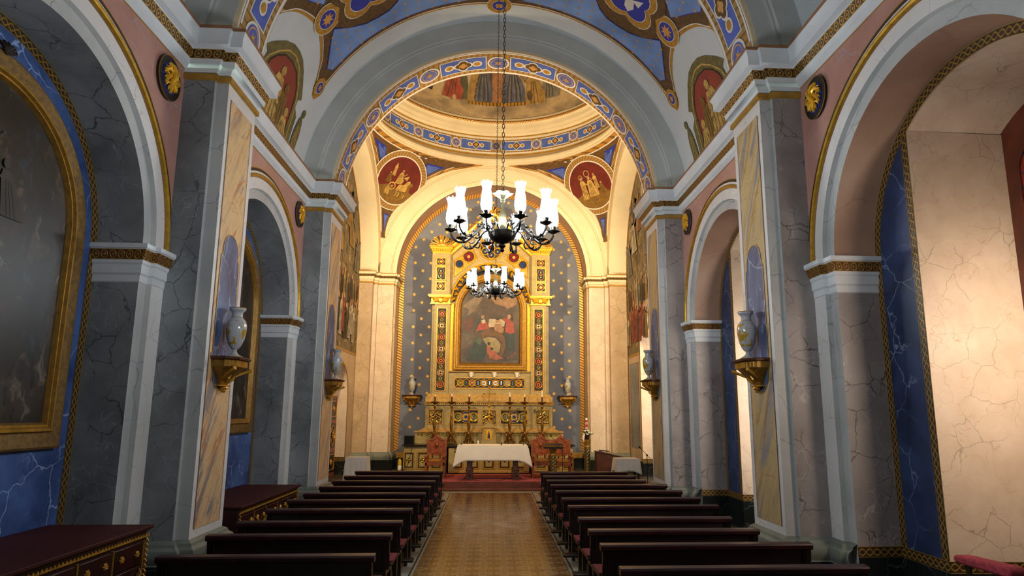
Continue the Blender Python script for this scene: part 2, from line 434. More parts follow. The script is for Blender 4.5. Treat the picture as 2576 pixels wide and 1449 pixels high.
def build_side(s):
    tf = lambda p: (s*p[0], p[1], p[2])
    left = s < 0; nm = 'left' if left else 'right'
    w = MB(tf)
    soff = 'marble_grey' if left else 'marble_tan'
    jamb = 'marble_grey' if left else 'marble_grey_warm'
    blue = 'marble_blue' if left else 'marble_navy'
    for yc in BAYS:
        A = lambda r, t, x: (x, yc+r*cos(t), ZI+r*sin(t))
        # recess soffit, stepped archivolt with its gold ring
        w.arc([(RI, XR), (RI, XW+.05), (RI+.145, XW+.05), (RI+.16, XW), (RI+.33, XW), (RI+.335, XW-.012)], [soff, 'marble_grey_light', 'marble_grey_light', 'marble_white', 'brown_line'], A, n=48)
        w.arc([(RI+.335, XW-.012), (RI+.345, XW-.035), (RI+.365, XW-.045), (RI+.39, XW-.035), (RI+.40, XW-.012)], ['gold_ring']*4, A, n=48)
        w.arc([(RI+.40, XW-.012), (RI+.43, XW-.012), (RI+.43, XW-.004), (RI+.475, XW-.004), (RI+.475, XW)], ['marble_white', 'marble_white', 'paint_dark', 'paint_dark'], A, n=48)
        w.arc([(RI+.475, XW-.002), (RI+.49, XW-.002)], ['ochre'], A, n=48)
        # spandrel wall up to the cornice, out to half the bay
        yl, yr = yc-2.515, yc+2.515; ro = RI+.475
        ys = sorted(set([round(yc+ro*cos(R(180*i/48)), 4) for i in range(49)]))
        for a, b in zip(ys, ys[1:]):
            za = ZI+sqrt(max(0, ro*ro-(a-yc)**2)); zb = ZI+sqrt(max(0, ro*ro-(b-yc)**2))
            w.face([(XW, a, za), (XW, b, zb), (XW, b, 6.0), (XW, a, 6.0)], 'marble_pink')
        for a, b in ((yl, yc-ro), (yc+ro, yr)): w.face([(XW, a, 0), (XW, b, 0), (XW, b, 6.0), (XW, a, 6.0)], 'marble_pink')
        for d in (-1, 1):
            # strips below the impost, jambs
            P = lambda y, x, z: (x, yc+d*y, z)
            for (y0, x0, y1, x1, m) in ((RI+.475, XW, RI+.42, XW-.004, 'marble_grey_light'), (RI+.42, XW-.004, RI+.16, XW-.004, 'marble_white'), (RI+.16, XW-.004, RI+.145, XW+.05, 'marble_grey_light'), (RI+.145, XW+.05, RI, XW+.05, 'marble_grey_light'), (RI, XW+.05, RI, XR, jamb)):
                w.face([P(y0, x0, .3), P(y1, x1, .3), P(y1, x1, ZI), P(y0, x0, ZI)], m)
            path = [(XR, yc+d*RI), (XW+.05, yc+d*RI), (XW+.05, yc+d*(RI+.145)), (XW, yc+d*(RI+.16)), (XW, yc+d*(RI+.47))]
            w.sweep(path, [(0, 3.30), (.012, 3.31), (.012, 3.38), (.03, 3.40), (.03, 3.49), (.045, 3.51), (.045, 3.535), (.05, 3.54), (.09, 3.645), (.095, 3.65), (.11, 3.66), (.11, 3.705), (0, 3.71)],
                    ['cornice_white']*7+['gold_leaf']+['cornice_white']*4, sgn=1 if d > 0 else -1)
            # black dado and painted border inside the recess
            w.sweep(path[:2], [(.005, 0), (.005, .47)], 'marble_black', sgn=1 if d > 0 else -1)
            w.sweep(path[:2], [(.007, .47), (.007, .58)], 'gold_guilloche', sgn=1 if d > 0 else -1)
            w.sweep(path[1:], [(.10, 0), (.10, .36), (.09, .37), (.105, .41), (.115, .46), (.10, .51), (.06, .54), (.05, .57), (.02, .59), (0, .60)], ['marble_black']+['base_green']*8, sgn=1 if d > 0 else -1)
        # recess wall
        hw = 0 if left else .90
        zt = sqrt((RI-.1)**2-hw*hw)
        n = 30; ro = RI
        for d in (-1, 1):
            ysx = lin(hw, RI-.1, n)
            for a, b in zip(ysx, ysx[1:]):
                w.face([(XR, yc+d*a, .58), (XR, yc+d*b, .58), (XR, yc+d*b, ZI+sqrt(max(0, (RI-.1)**2-b*b))), (XR, yc+d*a, ZI+sqrt(max(0, (RI-.1)**2-a*a)))], blue)
            w.face([(XR-.002, yc+d*hw, 0), (XR-.002, yc+d*RI, 0), (XR-.002, yc+d*RI, .47), (XR-.002, yc+d*hw, .47)], 'marble_black')
            w.face([(XR-.002, yc+d*hw, .47), (XR-.002, yc+d*RI, .47), (XR-.002, yc+d*RI, .58), (XR-.002, yc+d*hw, .58)], 'gold_guilloche', [(0, 0), (RI-hw, 0), (RI-hw, 1), (0, 1)])
            for k in range(16):
                za, zb = .58+k*.195, .58+(k+1)*.195
                w.face([(XR-.004, yc+d*(RI-.1), za), (XR-.004, yc+d*(RI-.001), za), (XR-.004, yc+d*(RI-.001), zb), (XR-.004, yc+d*(RI-.1), zb)], 'gold_guilloche', [(za, 0), (za, 1), (zb, 1), (zb, 0)])
            if not left:
                w.face([(XR-.003, yc+d*hw, .58), (XR-.003, yc+d*(hw+.10), .58), (XR-.003, yc+d*(hw+.10), ZI+zt-.06), (XR-.003, yc+d*hw, ZI+zt)], 'gold_guilloche', [(0, 0), (0, 1), (4, 1), (4, 0)])
        w.arc([(RI-.11, XR-.002), (RI, XR-.002)], ['gold_guilloche'], A, n=48)
        if left: w.face([(XR+.02, yc-RI, 0), (XR+.02, yc+RI, 0), (XR+.02, yc+RI, 5.4), (XR+.02, yc-RI, 5.4)], 'marble_blue')
        else:
            # splayed window embrasure
            xo = 5.32
            for d in (-1, 1):
                J = lambda x, z: (x, yc+d*(hw-.06*(x-XR)), z)
                w.face([J(XR, 0), J(xo, 0), J(xo, .47), J(XR, .47)], 'marble_black')
                w.face([J(XR, .47), J(xo, .47), J(xo, .58), J(XR, .58)], 'gold_guilloche', [(0, 0), (1, 0), (1, 1), (0, 1)])
                w.face([J(XR, .58), J(xo, .58), J(xo, ZI+zt-.05), J(XR, ZI+zt)], 'marble_cream')
            a0 = math.degrees(math.asin(min(1, zt/(RI-.1))))
            w.arc([(RI-.1, XR), (RI-.16, xo)], ['marble_cream'], A, a0=a0, a1=180-a0, n=24)
            w.face([(XR, yc-hw, 0.001), (xo, yc-hw, 0.001), (xo, yc+hw, 0.001), (XR, yc+hw, 0.001)], 'floor_dark')
    # plain stretches: behind the camera, behind the pilasters
    w.face([(XW, -2.4, 0), (XW, 2.705, 0), (XW, 2.705, 6.0), (XW, -2.4, 6.0)], 'marble_grey')
    w.face([(XW, 12.765, 0), (XW, 13.29, 0), (XW, 13.29, 6.0), (XW, 12.765, 6.0)], 'marble_grey')
    o = w.build('wall_'+nm, smooth=30, flat_axis=True)
    struct(o)
    # pilasters
    for k, (a, b) in enumerate(PIL):
        p = MB(tf); pp = pil_path(a, b); g = 'marble_grey' if left else 'marble_grey_warm'
        fm = ['marble_grey' if left else 'marble_grey_warm', 'marble_grey_light', 'marble_grey_light', 'marble_white', 'marble_grey_light', 'marble_grey_light', g]
        for i in range(7):
            (x0, y0), (x1, y1) = pp[i], pp[i+1]
            p.face([(x0, y0, .3), (x1, y1, .3), (x1, y1, 5.9), (x0, y0, 5.9)], fm[i])
        # light edging strips on the backing block
        pen = Pen(p, lambda u, v, h: (XP-h, u, v), 9)
        ya, yb = a+.085, b-.115
        inner = 'marble_orange' if left else 'marble_ochre'
        pen.poly([(ya, .69), (yb, .69), (yb, 5.69), (ya, 5.69)], inner, 1)
        pen.line([(ya, .69), (yb, .69), (yb, 5.69), (ya, 5.69)], .012, 'brown_line', 2, True)
        yc = a+.435; hw = .27
        nb = [(yc-hw, 2.62), (yc-hw-.035, 2.62), (yc-hw-.035, 2.58), (yc-hw, 2.5)]+arcpts((yc, 2.45), hw*.9, 190, 350, 8)+[(yc+hw, 2.5), (yc+hw+.035, 2.58), (yc+hw+.035, 2.62), (yc+hw, 2.62), (yc+hw, 3.35), (yc+hw-.01, 3.78), (yc+hw-.05, 3.80)]+arcpts((yc, 3.86), hw-.05, 0, 180, 12)+[(yc-hw+.05, 3.80), (yc-hw+.01, 3.78), (yc-hw, 3.35)]
        pen.poly(nb, 'marble_blue_bright', 2); pen.line(nb, .012, 'gold_pale', 3, True)
        p.sweep(pp, [(.10, 0), (.10, .36), (.09, .37), (.105, .41), (.115, .46), (.10, .51), (.06, .54), (.05, .57), (.02, .59), (0, .60)], ['marble_black']+['base_green']*8, sgn=1)
        struct(p.build('trim_%d' % ((0 if left else 3)+k+1), smooth=30))
    # entablature
    path = [(XW, -2.4)]
    for a, b in PIL: path += pil_path(a, b)
    path += [(XW, 13.29)] if False else []
    path[-1] = (XW+.5, path[-2][1])
    k0 = 5
    c = MB(tf).sweep(path, [(0, 5.98), (.012, 5.985), (.03, 6.00)]+ENT[6:], ['ochre', 'cornice_white']+ENTM[5:], sgn=1)
    for a, b in PIL: c.sweep(pil_path(a, b), ENT[:7], ENTM[:6], sgn=1)
    struct(c.build('trim_%d' % (7 if left else 8), smooth=30))

def floor_mat():
    t = NT('floor_tile'); o = t.coord(); sp = t.n('SeparateXYZ'); t.put(sp.inputs[0], o); x, y = sp.outputs[0], sp.outputs[1]
    P = .272
    fx = t.math('ABSOLUTE', t.math('SUBTRACT', t.math('FRACT', t.math('DIVIDE', x, P)), .5)); fy = t.math('ABSOLUTE', t.math('SUBTRACT', t.math('FRACT', t.math('DIVIDE', y, P)), .5))
    def lobe(cx, cy, r):
        a = t.math('SUBTRACT', fx, cx); b = t.math('SUBTRACT', fy, cy)
        return t.math('SUBTRACT', t.math('SQRT', t.math('ADD', t.math('MULTIPLY', a, a), t.math('MULTIPLY', b, b))), r)
    d = t.math('MINIMUM', t.math('MINIMUM', lobe(.24, 0, .17), lobe(0, .24, .17)), lobe(0, 0, .2))
    line = t.math('SUBTRACT', 1, t.step(t.math('ABSOLUTE', d), .012, .035)); ins = t.math('SUBTRACT', 1, t.step(d, -.01, .01))
    grout = t.math('SUBTRACT', 1, t.step(t.math('MINIMUM', t.math('ABSOLUTE', t.math('SUBTRACT', fx, .5)), t.math('ABSOLUTE', t.math('SUBTRACT', fy, .5))), .006, .016))
    fl = t.math('SUBTRACT', 1, t.step(lobe(.5, .5, .1), .0, .05))
    nz = t.noise(o, 1.1, 4)
    base = t.mix(nz, hexc('6e4a22'), hexc('93692f'))
    c = t.mix(t.math('MULTIPLY', ins, .45), base, hexc('a98750')); c = t.mix(t.math('MULTIPLY', fl, .5), c, hexc('6b2f1c'))
    c = t.mix(t.math('MULTIPLY', line, .6), c, hexc('b7b09a')); c = t.mix(t.math('MULTIPLY', grout, .6), c, hexc('3a2814'))
    rg = t.ramp(t.noise(o, 2.3, 5), [(.3, .13), (.7, .30)])
    t.bump(t.noise(o, 3, 3), .12, .006)
    t.bsdf(c, rg, 0, .55)
    t = NT('floor_dark'); o = t.coord(); ch = t.n('TexChecker'); t.put(ch.inputs[0], o); ch.inputs[3].default_value = 2.5
    ch.inputs[1].default_value = (*hexc('4a4a38'), 1); ch.inputs[2].default_value = (*hexc('2b2a20'), 1)
    t.bsdf(t.mix(t.noise(o, 3, 3), ch.outputs[0], hexc('3f3c2c')), .35)
    plain('floor_white', 'b0aa96', .3, var=.1); plain('floor_line', '2d2415', .35, var=.1); plain('floor_ochre', '77592a', .3, var=.25, sc=20)
floor_mat()

def build_floor():
    f = MB(); y0, y1 = -2.4, 16.32
    def strip(x0, x1, m, ya=y0, yb=y1):
        f.face([(x0, ya, 0), (x1, ya, 0), (x1, yb, 0), (x0, yb, 0)], m)
    xs = [(-3.9, -1.34, 'floor_dark'), (-1.34, -1.31, 'floor_line'), (-1.31, -1.27, 'floor_ochre'), (-1.27, -1.25, 'floor_line'), (-1.25, -1.21, 'floor_ochre'), (-1.21, -1.19, 'floor_line'), (-1.19, -1.15, 'floor_ochre'), (-1.15, -1.02, 'floor_white'), (-1.02, -1.0, 'floor_line'), (-1.0, -.97, 'floor_white')]
    cx = -.02
    for a, b, m in xs:
        strip(a+cx, b+cx, m); strip(-b+cx, -a+cx, m)
    strip(-.97+cx, .97+cx, 'floor_tile', y0, y1)
    f.face([(-.97+cx, y1, 0), (.97+cx, y1, 0), (1.0+cx, y1+.04, 0), (-1.0+cx, y1+.04, 0)], 'floor_white')
    f.face([(-3.9, y1, -.001), (3.9, y1, -.001), (3.9, 17.05, -.001), (-3.9, 17.05, -.001)], 'floor_dark')
    f.face([(-1.25, y1+.05, .0), (1.2, y1+.05, 0), (1.2, y1+.30, 0), (-1.25, y1+.30, 0)], 'floor_white')
    f.face([(-3.9, -2.4, -.004), (-5.3, -2.4, -.004), (-5.3, 17.05, -.004), (-3.9, 17.05, -.004)], 'floor_dark')
    f.face([(3.9, -2.4, -.004), (5.4, -2.4, -.004), (5.4, 17.05, -.004), (3.9, 17.05, -.004)], 'floor_dark')
    # chancel platform
    f.face([(-5.4, 17.0, 0), (5.4, 17.0, 0), (5.4, 17.0, .186), (-5.4, 17.0, .186)], 'brown_line')
    f.face([(-5.4, 17.0, .186), (5.4, 17.0, .186), (5.4, 21.4, .186), (-5.4, 21.4, .186)], 'floor_dark')
    struct(f.build('floor', smooth=0))
build_floor()
for s in (-1, 1): build_side(s)

# end wall behind the camera
b = MB(); b.face([(-XW, -2.4, 0), (XW, -2.4, 0), (XW, -2.4, 10.3), (-XW, -2.4, 10.3)], 'plaster'); struct(b.build('wall_back'))

# ------------------------------------------------------------------ painted barrel vault
RV, ZV = 3.92, 6.2
def vault_pt(u, v, h=0):
    t = u/RV; r = RV-h
    return (r*sin(t), v, ZV+r*cos(t))
def paint_bay(pen, yc, full=True):
    U = lambda th, y: (R(th)*RV, yc+y)
    for sx in (-1, 1):
        for sy in (-1, 1):
            q = lambda th, y: (sx*R(th)*RV, yc+sy*y)
            # half of the lunette shaped outline: from the crown to the tail
            out = [q(0, 1.45)]+[q(a, 1.43) for a in (10, 20, 30, 40, 50, 56)]+[q(61, 1.43), q(63.2, 1.42), q(64.9, 1.33), q(64.6, 1.2), q(63, 1.09)]
            cur = spline([q(63, 1.09), q(60.5, .98), q(57.9, .80), q(56.2, .60), q(54.9, .37), q(54.2, .18), q(54.0, 0)], 4)
            pen.poly(out+cur+[q(0, 0)], 'paint_gold', 1)
            o2 = [q(0, 1.38)]+[q(a, 1.37) for a in (10, 20, 30, 40, 50, 56)]+[q(60, 1.33), q(61.4, 1.1)]
            c2 = spline([q(59.2, .94), q(56.6, .77), q(55, .58), q(53.7, .36), q(53.0, .18), q(52.8, 0)], 4)
            pen.line(o2[:-1]+[q(61.2, 1.22)], .02, 'paint_white', 3)
            pen.line([q(60.8, 1.05)]+c2, .02, 'paint_white', 3)
            pen.poly([q(0, 1.37)]+[q(a, 1.36) for a in (10, 20, 30, 40, 50, 56)]+[q(59.5, 1.3), q(60, 1.05)]+c2+[q(0, 0)], 'paint_brown', 2)
            # starred blue fields
            f1 = [q(56.2, 1.07), q(53.6, .80), q(51.2, .52), q(49.5, .36), q(47, .52), q(44, .70), q(40, .86), q(36, .90), q(32.3, .88), q(29.4, .74), q(27.4, .50), q(25, .38), q(20, .70), q(14, 1.0), q(6.5, 1.25), q(15, 1.27), q(30, 1.27), q(45, 1.26), q(51.3, 1.27), q(54.9, 1.24)]
            pen.line(f1, .035, 'paint_deep_blue', 4, True)
            pen.poly(f1, 'paint_blue', 5)
            for i in range(13):
                for j in range(5):
                    th = 8+i*3.9; y = .40+j*.19+(.095 if i % 2 else 0)
                    # inside test against the field outline
                    x0, y0 = q(th, y); ins = False; n = len(f1)
                    for a in range(n):
                        (xa, yya), (xb, yyb) = f1[a], f1[a-1]
                        if (yya > y0) != (yyb > y0) and x0 < (xb-xa)*(y0-yya)/(yyb-yya)+xa: ins = not ins
                    if ins: pen.star((x0, y0), .042, 'paint_star', 6, 6)
            # medallions on the ribs and at the tail ends
            for th, y, r in ((50.3, .06 if sy > 0 else .06, 0), (61.3, 1.25, .17)):
                if r: c = q(th, y); pen.disc(c, r+.03, 'paint_gold', 5); pen.disc(c, r*.72, 'paint_white', 6); pen.disc(c, r*.64, 'paint_deep_blue', 7); pen.star(c, r*.5, 'paint_star', 8, 8, .5)
        c = (sx*R(50.2)*RV, yc)
        pen.disc(c, .32, 'paint_white', 5); pen.disc(c, .30, 'paint_gold', 6); pen.disc(c, .2, 'paint_white', 7); pen.disc(c, .185, 'paint_deep_blue', 8); pen.star(c, .15, 'paint_star', 9, 8, .5)
        c = (sx*R(37.2)*RV, yc)
        pen.foil(c, .84, 'paint_brown', 6, 4, pi/4, .5); pen.foil(c, .64, 'paint_white', 7, 4, pi/4, .5); pen.foil(c, .62, 'paint_gold', 8, 4, pi/4, .5)
        pen.foil(c, .48, 'paint_white', 9, 4, pi/4, .5); pen.foil(c, .46, 'paint_deep_blue', 10, 4, pi/4, .5)
        # plain winged figure in the medallion
        pen.poly([(c[0]-.10, yc-.02), (c[0]+.08, yc-.05), (c[0]+.12, yc+.16), (c[0]+.02, yc+.30), (c[0]-.08, yc+.2)], 'paint_white', 11); pen.disc((c[0], yc-.13), .055, 'paint_sand', 12)
        pen.poly([(c[0]+.03, yc-.03), (c[0]+.26, yc-.16), (c[0]+.2, yc+.05)], 'paint_white', 11); pen.poly([(c[0]-.03, yc-.03), (c[0]-.26, yc-.16), (c[0]-.2, yc+.05)], 'paint_white', 11)
        # side lunette fresco: red field in a painted stone frame with two standing figures
        L = lambda th, y: (sx*R(th)*RV, yc+y)
        for d in (-1, 1):
            fr = [L(87, .0), L(87, d*1.02), L(76, d*1.02), L(73, d*1.0), L(71.5, d*.82), L(69.5, d*.80), L(68.5, d*.92), L(67.2, d*.84), L(65.5, d*.70), L(63.2, d*.48), L(61.6, d*.24), L(61.2, 0)]
            pen.poly(fr, 'paint_olive', 3)
            f2 = [L(87, .0), L(87, d*.72), L(74, d*.70), L(70, d*.64), L(67.5, d*.5), L(65.4, d*.28), L(64.8, 0)]
            pen.line([L(86, d*.86), L(74, d*.84), L(69.5, d*.72), L(66.2, d*.5), L(63.8, d*.26), L(63, 0)], .03, 'paint_sand', 4)
            pen.poly(f2, 'paint_red', 4); pen.line(f2[1:], .03, 'paint_dark', 5)
            # robed statue beside the frame
            st = [L(87, d*1.02), L(86.5, d*1.42), L(80, d*1.36), L(76, d*1.38), L(73, d*1.32), L(71, d*1.22), L(72.5, d*1.14), L(76, d*1.10), L(80, d*1.08)]
            pen.poly(st, 'paint_olive', 5); pen.disc(L(70.4, d*1.24), .08, 'paint_olive', 6, rv=.07)
            for k in range(3): pen.line([L(86, d*(1.12+.08*k)), L(79, d*(1.14+.07*k)), L(74, d*(1.2+.03*k))], .02, 'paint_sand', 6)
        # group of figures on the red field
        for (y, th0, w_, m) in ((-.12, 68.3, .27, 'paint_sand'), (.24, 70.5, .24, 'paint_umber'), (.52, 75, .2, 'paint_sand'), (-.5, 74, .22, 'paint_umber'), (.05, 78, .3, 'paint_sand')):
            b_ = [L(87, y-w_*1.3), L(87, y+w_*1.3), L(80, y+w_*1.0), L(th0+4.2, y+w_*.8), L(th0+1.6, y+w_*.5), L(th0+1.4, y-w_*.5), L(th0+4.5, y-w_*.9), L(80, y-w_*.9)]
            pen.poly(b_, m, 6); pen.disc(L(th0+.2, y), .085, m, 7)
            for k in (-.5, 0, .5): pen.line([L(86.5, y+k*w_*1.7), L(80, y+k*w_), L(th0+3, y+k*w_*.6)], .018, 'paint_olive', 7)
    for sy in (-1, 1):
        c = (0, yc+sy*1.45); pen.disc(c, .26, 'paint_white', 6); pen.disc(c, .245, 'paint_gold', 7); pen.disc(c, .15, 'paint_white', 8); pen.disc(c, .14, 'paint_deep_blue', 9); pen.star(c, .11, 'paint_star', 10, 8, .5)
    c = (0, yc); pen.disc(c, .42, 'paint_gold', 6); pen.disc(c, .3, 'paint_deep_blue', 7); pen.star(c, .26, 'paint_star', 8, 10, .5)

def build_vault():
    v = MB()
    v.grid(lambda a, y: vault_pt(R(a)*RV, y), lin(-93, 93, 93), [-2.4, 2.3, 7.34, 12.4], 'plaster')
    pen = Pen(v, vault_pt, .22, .004)
    for yc in BAYS: paint_bay(pen, yc)
    struct(v.build('ceiling', smooth=40))
build_vault()

# ------------------------------------------------------------------ medallion band used on soffits and drum
def medal_band(pen, L0, L1, v0, v1, n, lay=1):
    """n repeats of roundel + blue panel with quatrefoil between u=L0..L1"""
    w = v1-v0; vc = (v0+v1)/2; per = (L1-L0)/n
    pen.poly([(L0, v0), (L1, v0), (L1, v1), (L0, v1)], 'ochre_band', lay)
    pen.line([(L0, v0+.02), (L1, v0+.02)], .04, 'paint_white', lay+1); pen.line([(L0, v1-.02), (L1, v1-.02)], .04, 'paint_white', lay+1)
    rr = w*.30
    for k in range(n+1):
        c = (L0+per*k, vc)
        if k in (0, n): pass
        pen.disc(c, rr, 'paint_white', lay+3, 22, rv=rr*1.05); pen.disc(c, rr*.84, 'paint_mid_blue', lay+4, 22); pen.ring(c, rr*.62, rr*.72, 'paint_star', lay+5, 16); pen.star(c, rr*.5, 'paint_star', lay+5, 6, .35)
        if k == n: break
        a, b = L0+per*k+rr*1.15, L0+per*(k+1)-rr*1.15; m = (a+b)/2; hh = w*.29
        P4 = [(a, vc-hh), (b, vc-hh), (b, vc+hh), (a, vc+hh)]
        pen.poly([(a-.02, vc-hh-.025), (b+.02, vc-hh-.025), (b+.02, vc+hh+.025), (a-.02, vc+hh+.025)], 'paint_white', lay+1)
        pen.poly(P4, 'paint_mid_blue', lay+2)
        q = w*.22
        for d in (-1, 1):
            c2 = (m+d*q*1.75, vc); pen.disc(c2, q*.62, 'paint_white', lay+3, 16); pen.disc(c2, q*.42, 'paint_gold', lay+4, 16)
        pen.foil((m, vc), q*1.22, 'paint_white', lay+4, 4, 0, .5); pen.foil((m, vc), q*1.0, 'paint_brown', lay+5, 4, 0, .5); pen.foil((m, vc), q*.55, 'paint_star', lay+6, 4, 0, .45)

# transverse arches
def cross_arch(y0, y1, num):
    a = MB(); RA, ZA = 3.27, 6.2
    F = lambda r, t, y: (r*cos(t), y, ZA+r*sin(t))
    m = 'plaster_arch'
    # front: fascia, rounded step, set-back surface up to the vault; same at the back
    prof = [(RA, (y0+y1)/2), (RA, y0+.02), (RA+.005, y0), (RA+.06, y0), (RA+.26, y0), (RA+.29, y0-.005), (RA+.31, y0-.02), (RA+.34, y0-.02), (RA+.35, y0-.06), (RA+.66, y0-.06), (RA+.75, y0-.06)]
    pm = ['plaster', 'cream_line', 'cream']+[m]*7
    a.arc(prof, pm, F, n=64)
    prof2 = [(r, y1+(y0-y)) if i else (r, (y0+y1)/2) for i, (r, y) in enumerate(prof)]
    a.arc(prof2, pm, F, n=64)
    pen = Pen(a, lambda u, v, h: ((RA-h)*cos(pi-u/RA), v, ZA+(RA-h)*sin(u/RA)), .16, .003)
    pen.poly([(R(2)*RA, y0+.05), (R(9)*RA, y0+.05), (R(9)*RA, y1-.05), (R(2)*RA, y1-.05)], 'ochre_band', 1); pen.poly([(R(171)*RA, y0+.05), (R(178)*RA, y0+.05), (R(178)*RA, y1-.05), (R(171)*RA, y1-.05)], 'ochre_band', 1)
    pen.poly([(R(2)*RA, y0+.24), (R(5)*RA, y0+.24), (R(5)*RA, y1-.24), (R(2)*RA, y1-.24)], 'paint_mid_blue', 2); pen.poly([(R(175)*RA, y0+.24), (R(178)*RA, y0+.24), (R(178)*RA, y1-.24), (R(175)*RA, y1-.24)], 'paint_mid_blue', 2)
    medal_band(pen, R(9)*RA, R(171)*RA, y0+.05, y1-.05, 6)
    struct(a.build('trim_%d' % num, smooth=30))
cross_arch(7.31, 8.17, 9); cross_arch(12.33, 13.23, 10); cross_arch(2.28, 3.14, 11)
# ------------------------------------------------------------------ crossing and chancel
YC, HC = 16.77, 3.70              # crossing centre and half width
YA, YF = 20.30, 21.10             # chancel arch front, star wall
ZS = 6.36; RO = 3.85; XO = -.07   # springing, outer radius of the arch bands, sideways shift of the altar
def crossing():
    c = MB()
    RI2 = 3.10
    Fa = lambda r, t, y: (XO+r*cos(t), y, ZS+r*sin(t))
    # chancel arch: soffit, mouldings, broad band
    c.arc([(RI2, YF), (RI2, YA+.02), (RI2+.03, YA), (RI2+.03, YA-.0), (RI2+.13, YA), (RI2+.14, YA-.015), (RI2+.17, YA-.015), (RI2+.18, YA), (RI2+.58, YA), (RI2+.59, YA-.012), (RI2+.63, YA-.012), (RI2+.64, YA-.022), (RI2+.75, YA-.022), (RO+.03, YA-.022)],
          ['marble_tan', 'cream', 'cream', 'cream', 'cream_line', 'cream', 'cream_line', 'cream', 'cream_line', 'cream', 'cream_line', 'cream', 'cream'], Fa, n=64)
    # wall above and beside the chancel arch up to the drum
    for i in range(64):
        t0, t1 = R(180*i/64), R(180*(i+1)/64)
        def top(t): 
            x, z = XO+RO*cos(t), ZS+RO*sin(t); return (x, z)
        (x0, z0), (x1, z1) = top(t0), top(t1)
        c.face([(x0, YA, z0), (x1, YA, z1), (x1, YA, 10.3), (x0, YA, 10.3)], 'cream')
    # side arches with soffit, band and recessed fresco walls
    for s in (-1, 1):
        Fs = lambda r, t, x: (s*x, YC+r*cos(t), ZS-.02+r*sin(t))
        c.arc([(3.20, 4.27), (3.20, HC), (3.30, HC), (3.31, HC-.015), (3.36, HC-.015), (3.37, HC), (3.66, HC), (3.67, HC-.02), (RO, HC-.02)], ['cream', 'cream', 'cream_line', 'cream', 'cream', 'cream', 'cream', 'cream'], Fs, n=64)
        c.arc([(3.2, 4.262), (3.12, 4.262)], ['gold_warm_rope'], Fs, n=64)
        # fresco wall
        Mw = lambda u, v, h: (s*(4.27-h), u, v)
        pen = Pen(c, Mw, 9, .004)
        op = (17.3, 19.1, 2.4, .92) if s < 0 else (15.9, 18.35, 4.55, .62)   # opening y0,y1,spring,rise
        yc2, hw2 = (op[0]+op[1])/2, (op[1]-op[0])/2
        n = 24
        def oz(y): return op[2]+op[3]*sqrt(max(0, 1-((y-yc2)/hw2)**2))
        ys = sorted(set([round(v, 4) for v in lin(op[0], op[1], n)+lin(13.2, YC+3.2, 24)]))
        for a, b2 in zip(ys, ys[1:]):
            zt = lambda y: ZS-.02+sqrt(max(0, 3.2**2-(y-YC)**2)) if abs(y-YC) < 3.2 else ZS
            lo = (lambda y: oz(y)) if (a >= op[0]-1e-4 and b2 <= op[1]+1e-4) else (lambda y: .1)
            c.face([(s*4.27, a, lo(a)), (s*4.27, b2, lo(b2)), (s*4.27, b2, max(3.70, lo(b2))), (s*4.27, a, max(3.70, lo(a)))], 'marble_brownish')
            c.face([(s*4.27, a, max(3.70, lo(a))), (s*4.27, b2, max(3.70, lo(b2))), (s*4.27, b2, zt(b2)), (s*4.27, a, zt(a))], 'fresco')
            if a > op[1]-1e-3 or b2 < op[0]+1e-3:
                c.face([(s*4.266, a, .18), (s*4.266, b2, .18), (s*4.266, b2, .6), (s*4.266, a, .6)], 'marble_black')
        # gold line under the fresco, around the opening and at its outer edge
        pen.line([(YC+3.19, 3.70), (op[1]+.05 if s > 0 else YC+3.0, 3.70)] if s > 0 else [(13.3, 3.70), (YC+3.19, 3.70)], .07, 'ochre', 2)
        pen.line([(op[1]+.04, .6)]+[(yc2+(hw2+.04)*cos(R(a)), op[2]+(op[3]+.04)*sin(R(a))) for a in lin(0, 180, 20)]+[(op[0]-.04, .6)], .06, 'ochre', 3)
        pen.line([(YC+3.17, .6), (YC+3.17, ZS)], .03, 'gold_pale', 3)
        if s > 0: pen.poly([(18.62, .95), (19.72, .95), (19.72, 3.45), (18.62, 3.45)], 'marble_grey', 1); pen.line([(18.62, .95), (19.72, .95), (19.72, 3.45), (18.62, 3.45)], .03, 'brown_line', 2, True)
        # figures of the fresco
        fresco_figures(pen, s)
        # embrasure
        xo = 5.1
        for (y, d) in ((op[0], -1), (op[1], 1)):
            c.face([(s*4.27, y, .18), (s*xo, y, .18), (s*xo, y, op[2]), (s*4.27, y, op[2])], 'marble_cream')
            c.face([(s*4.268, y-.001*d, .18), (s*xo, y-.002*d, .18), (s*xo, y-.002*d, .56), (s*4.268, y-.001*d, .56)], 'marble_black')
            c.face([(s*4.268, y-.001*d, .56), (s*xo, y-.002*d, .56), (s*xo, y-.002*d, .68), (s*4.268, y-.001*d, .68)], 'gold_guilloche', [(0, 0), (.8, 0), (.8, 1), (0, 1)])
        for i in range(20):
            a, b2 = lin(op[0], op[1], 20)[i:i+2]
            c.face([(s*4.27, a, oz(a)), (s*4.27, b2, oz(b2)), (s*xo, b2, oz(b2)), (s*xo, a, oz(a))], 'marble_cream')
        # side pier face next to the chancel arch (brown marble) and the pier
        # above the springing behind the side band
        c.face([(s*HC, YC+3.2, ZS), (s*HC, YA, ZS), (s*HC, YA, ZS+.4), (s*HC, YC+3.2, ZS+.2)], 'cream')
        # chancel pier with capital and base
        X = lambda x: XO+s*x
        inn = 3.10
        path = [(X(inn), YF), (X(inn), YA+.12), (X(inn+.06), YA+.12), (X(inn+.06), YA), (X(3.66), YA), (X(3.66), YA-.10), (X(3.78), YA-.10), (X(3.78), YC+3.2), (X(4.32), YC+3.2)]
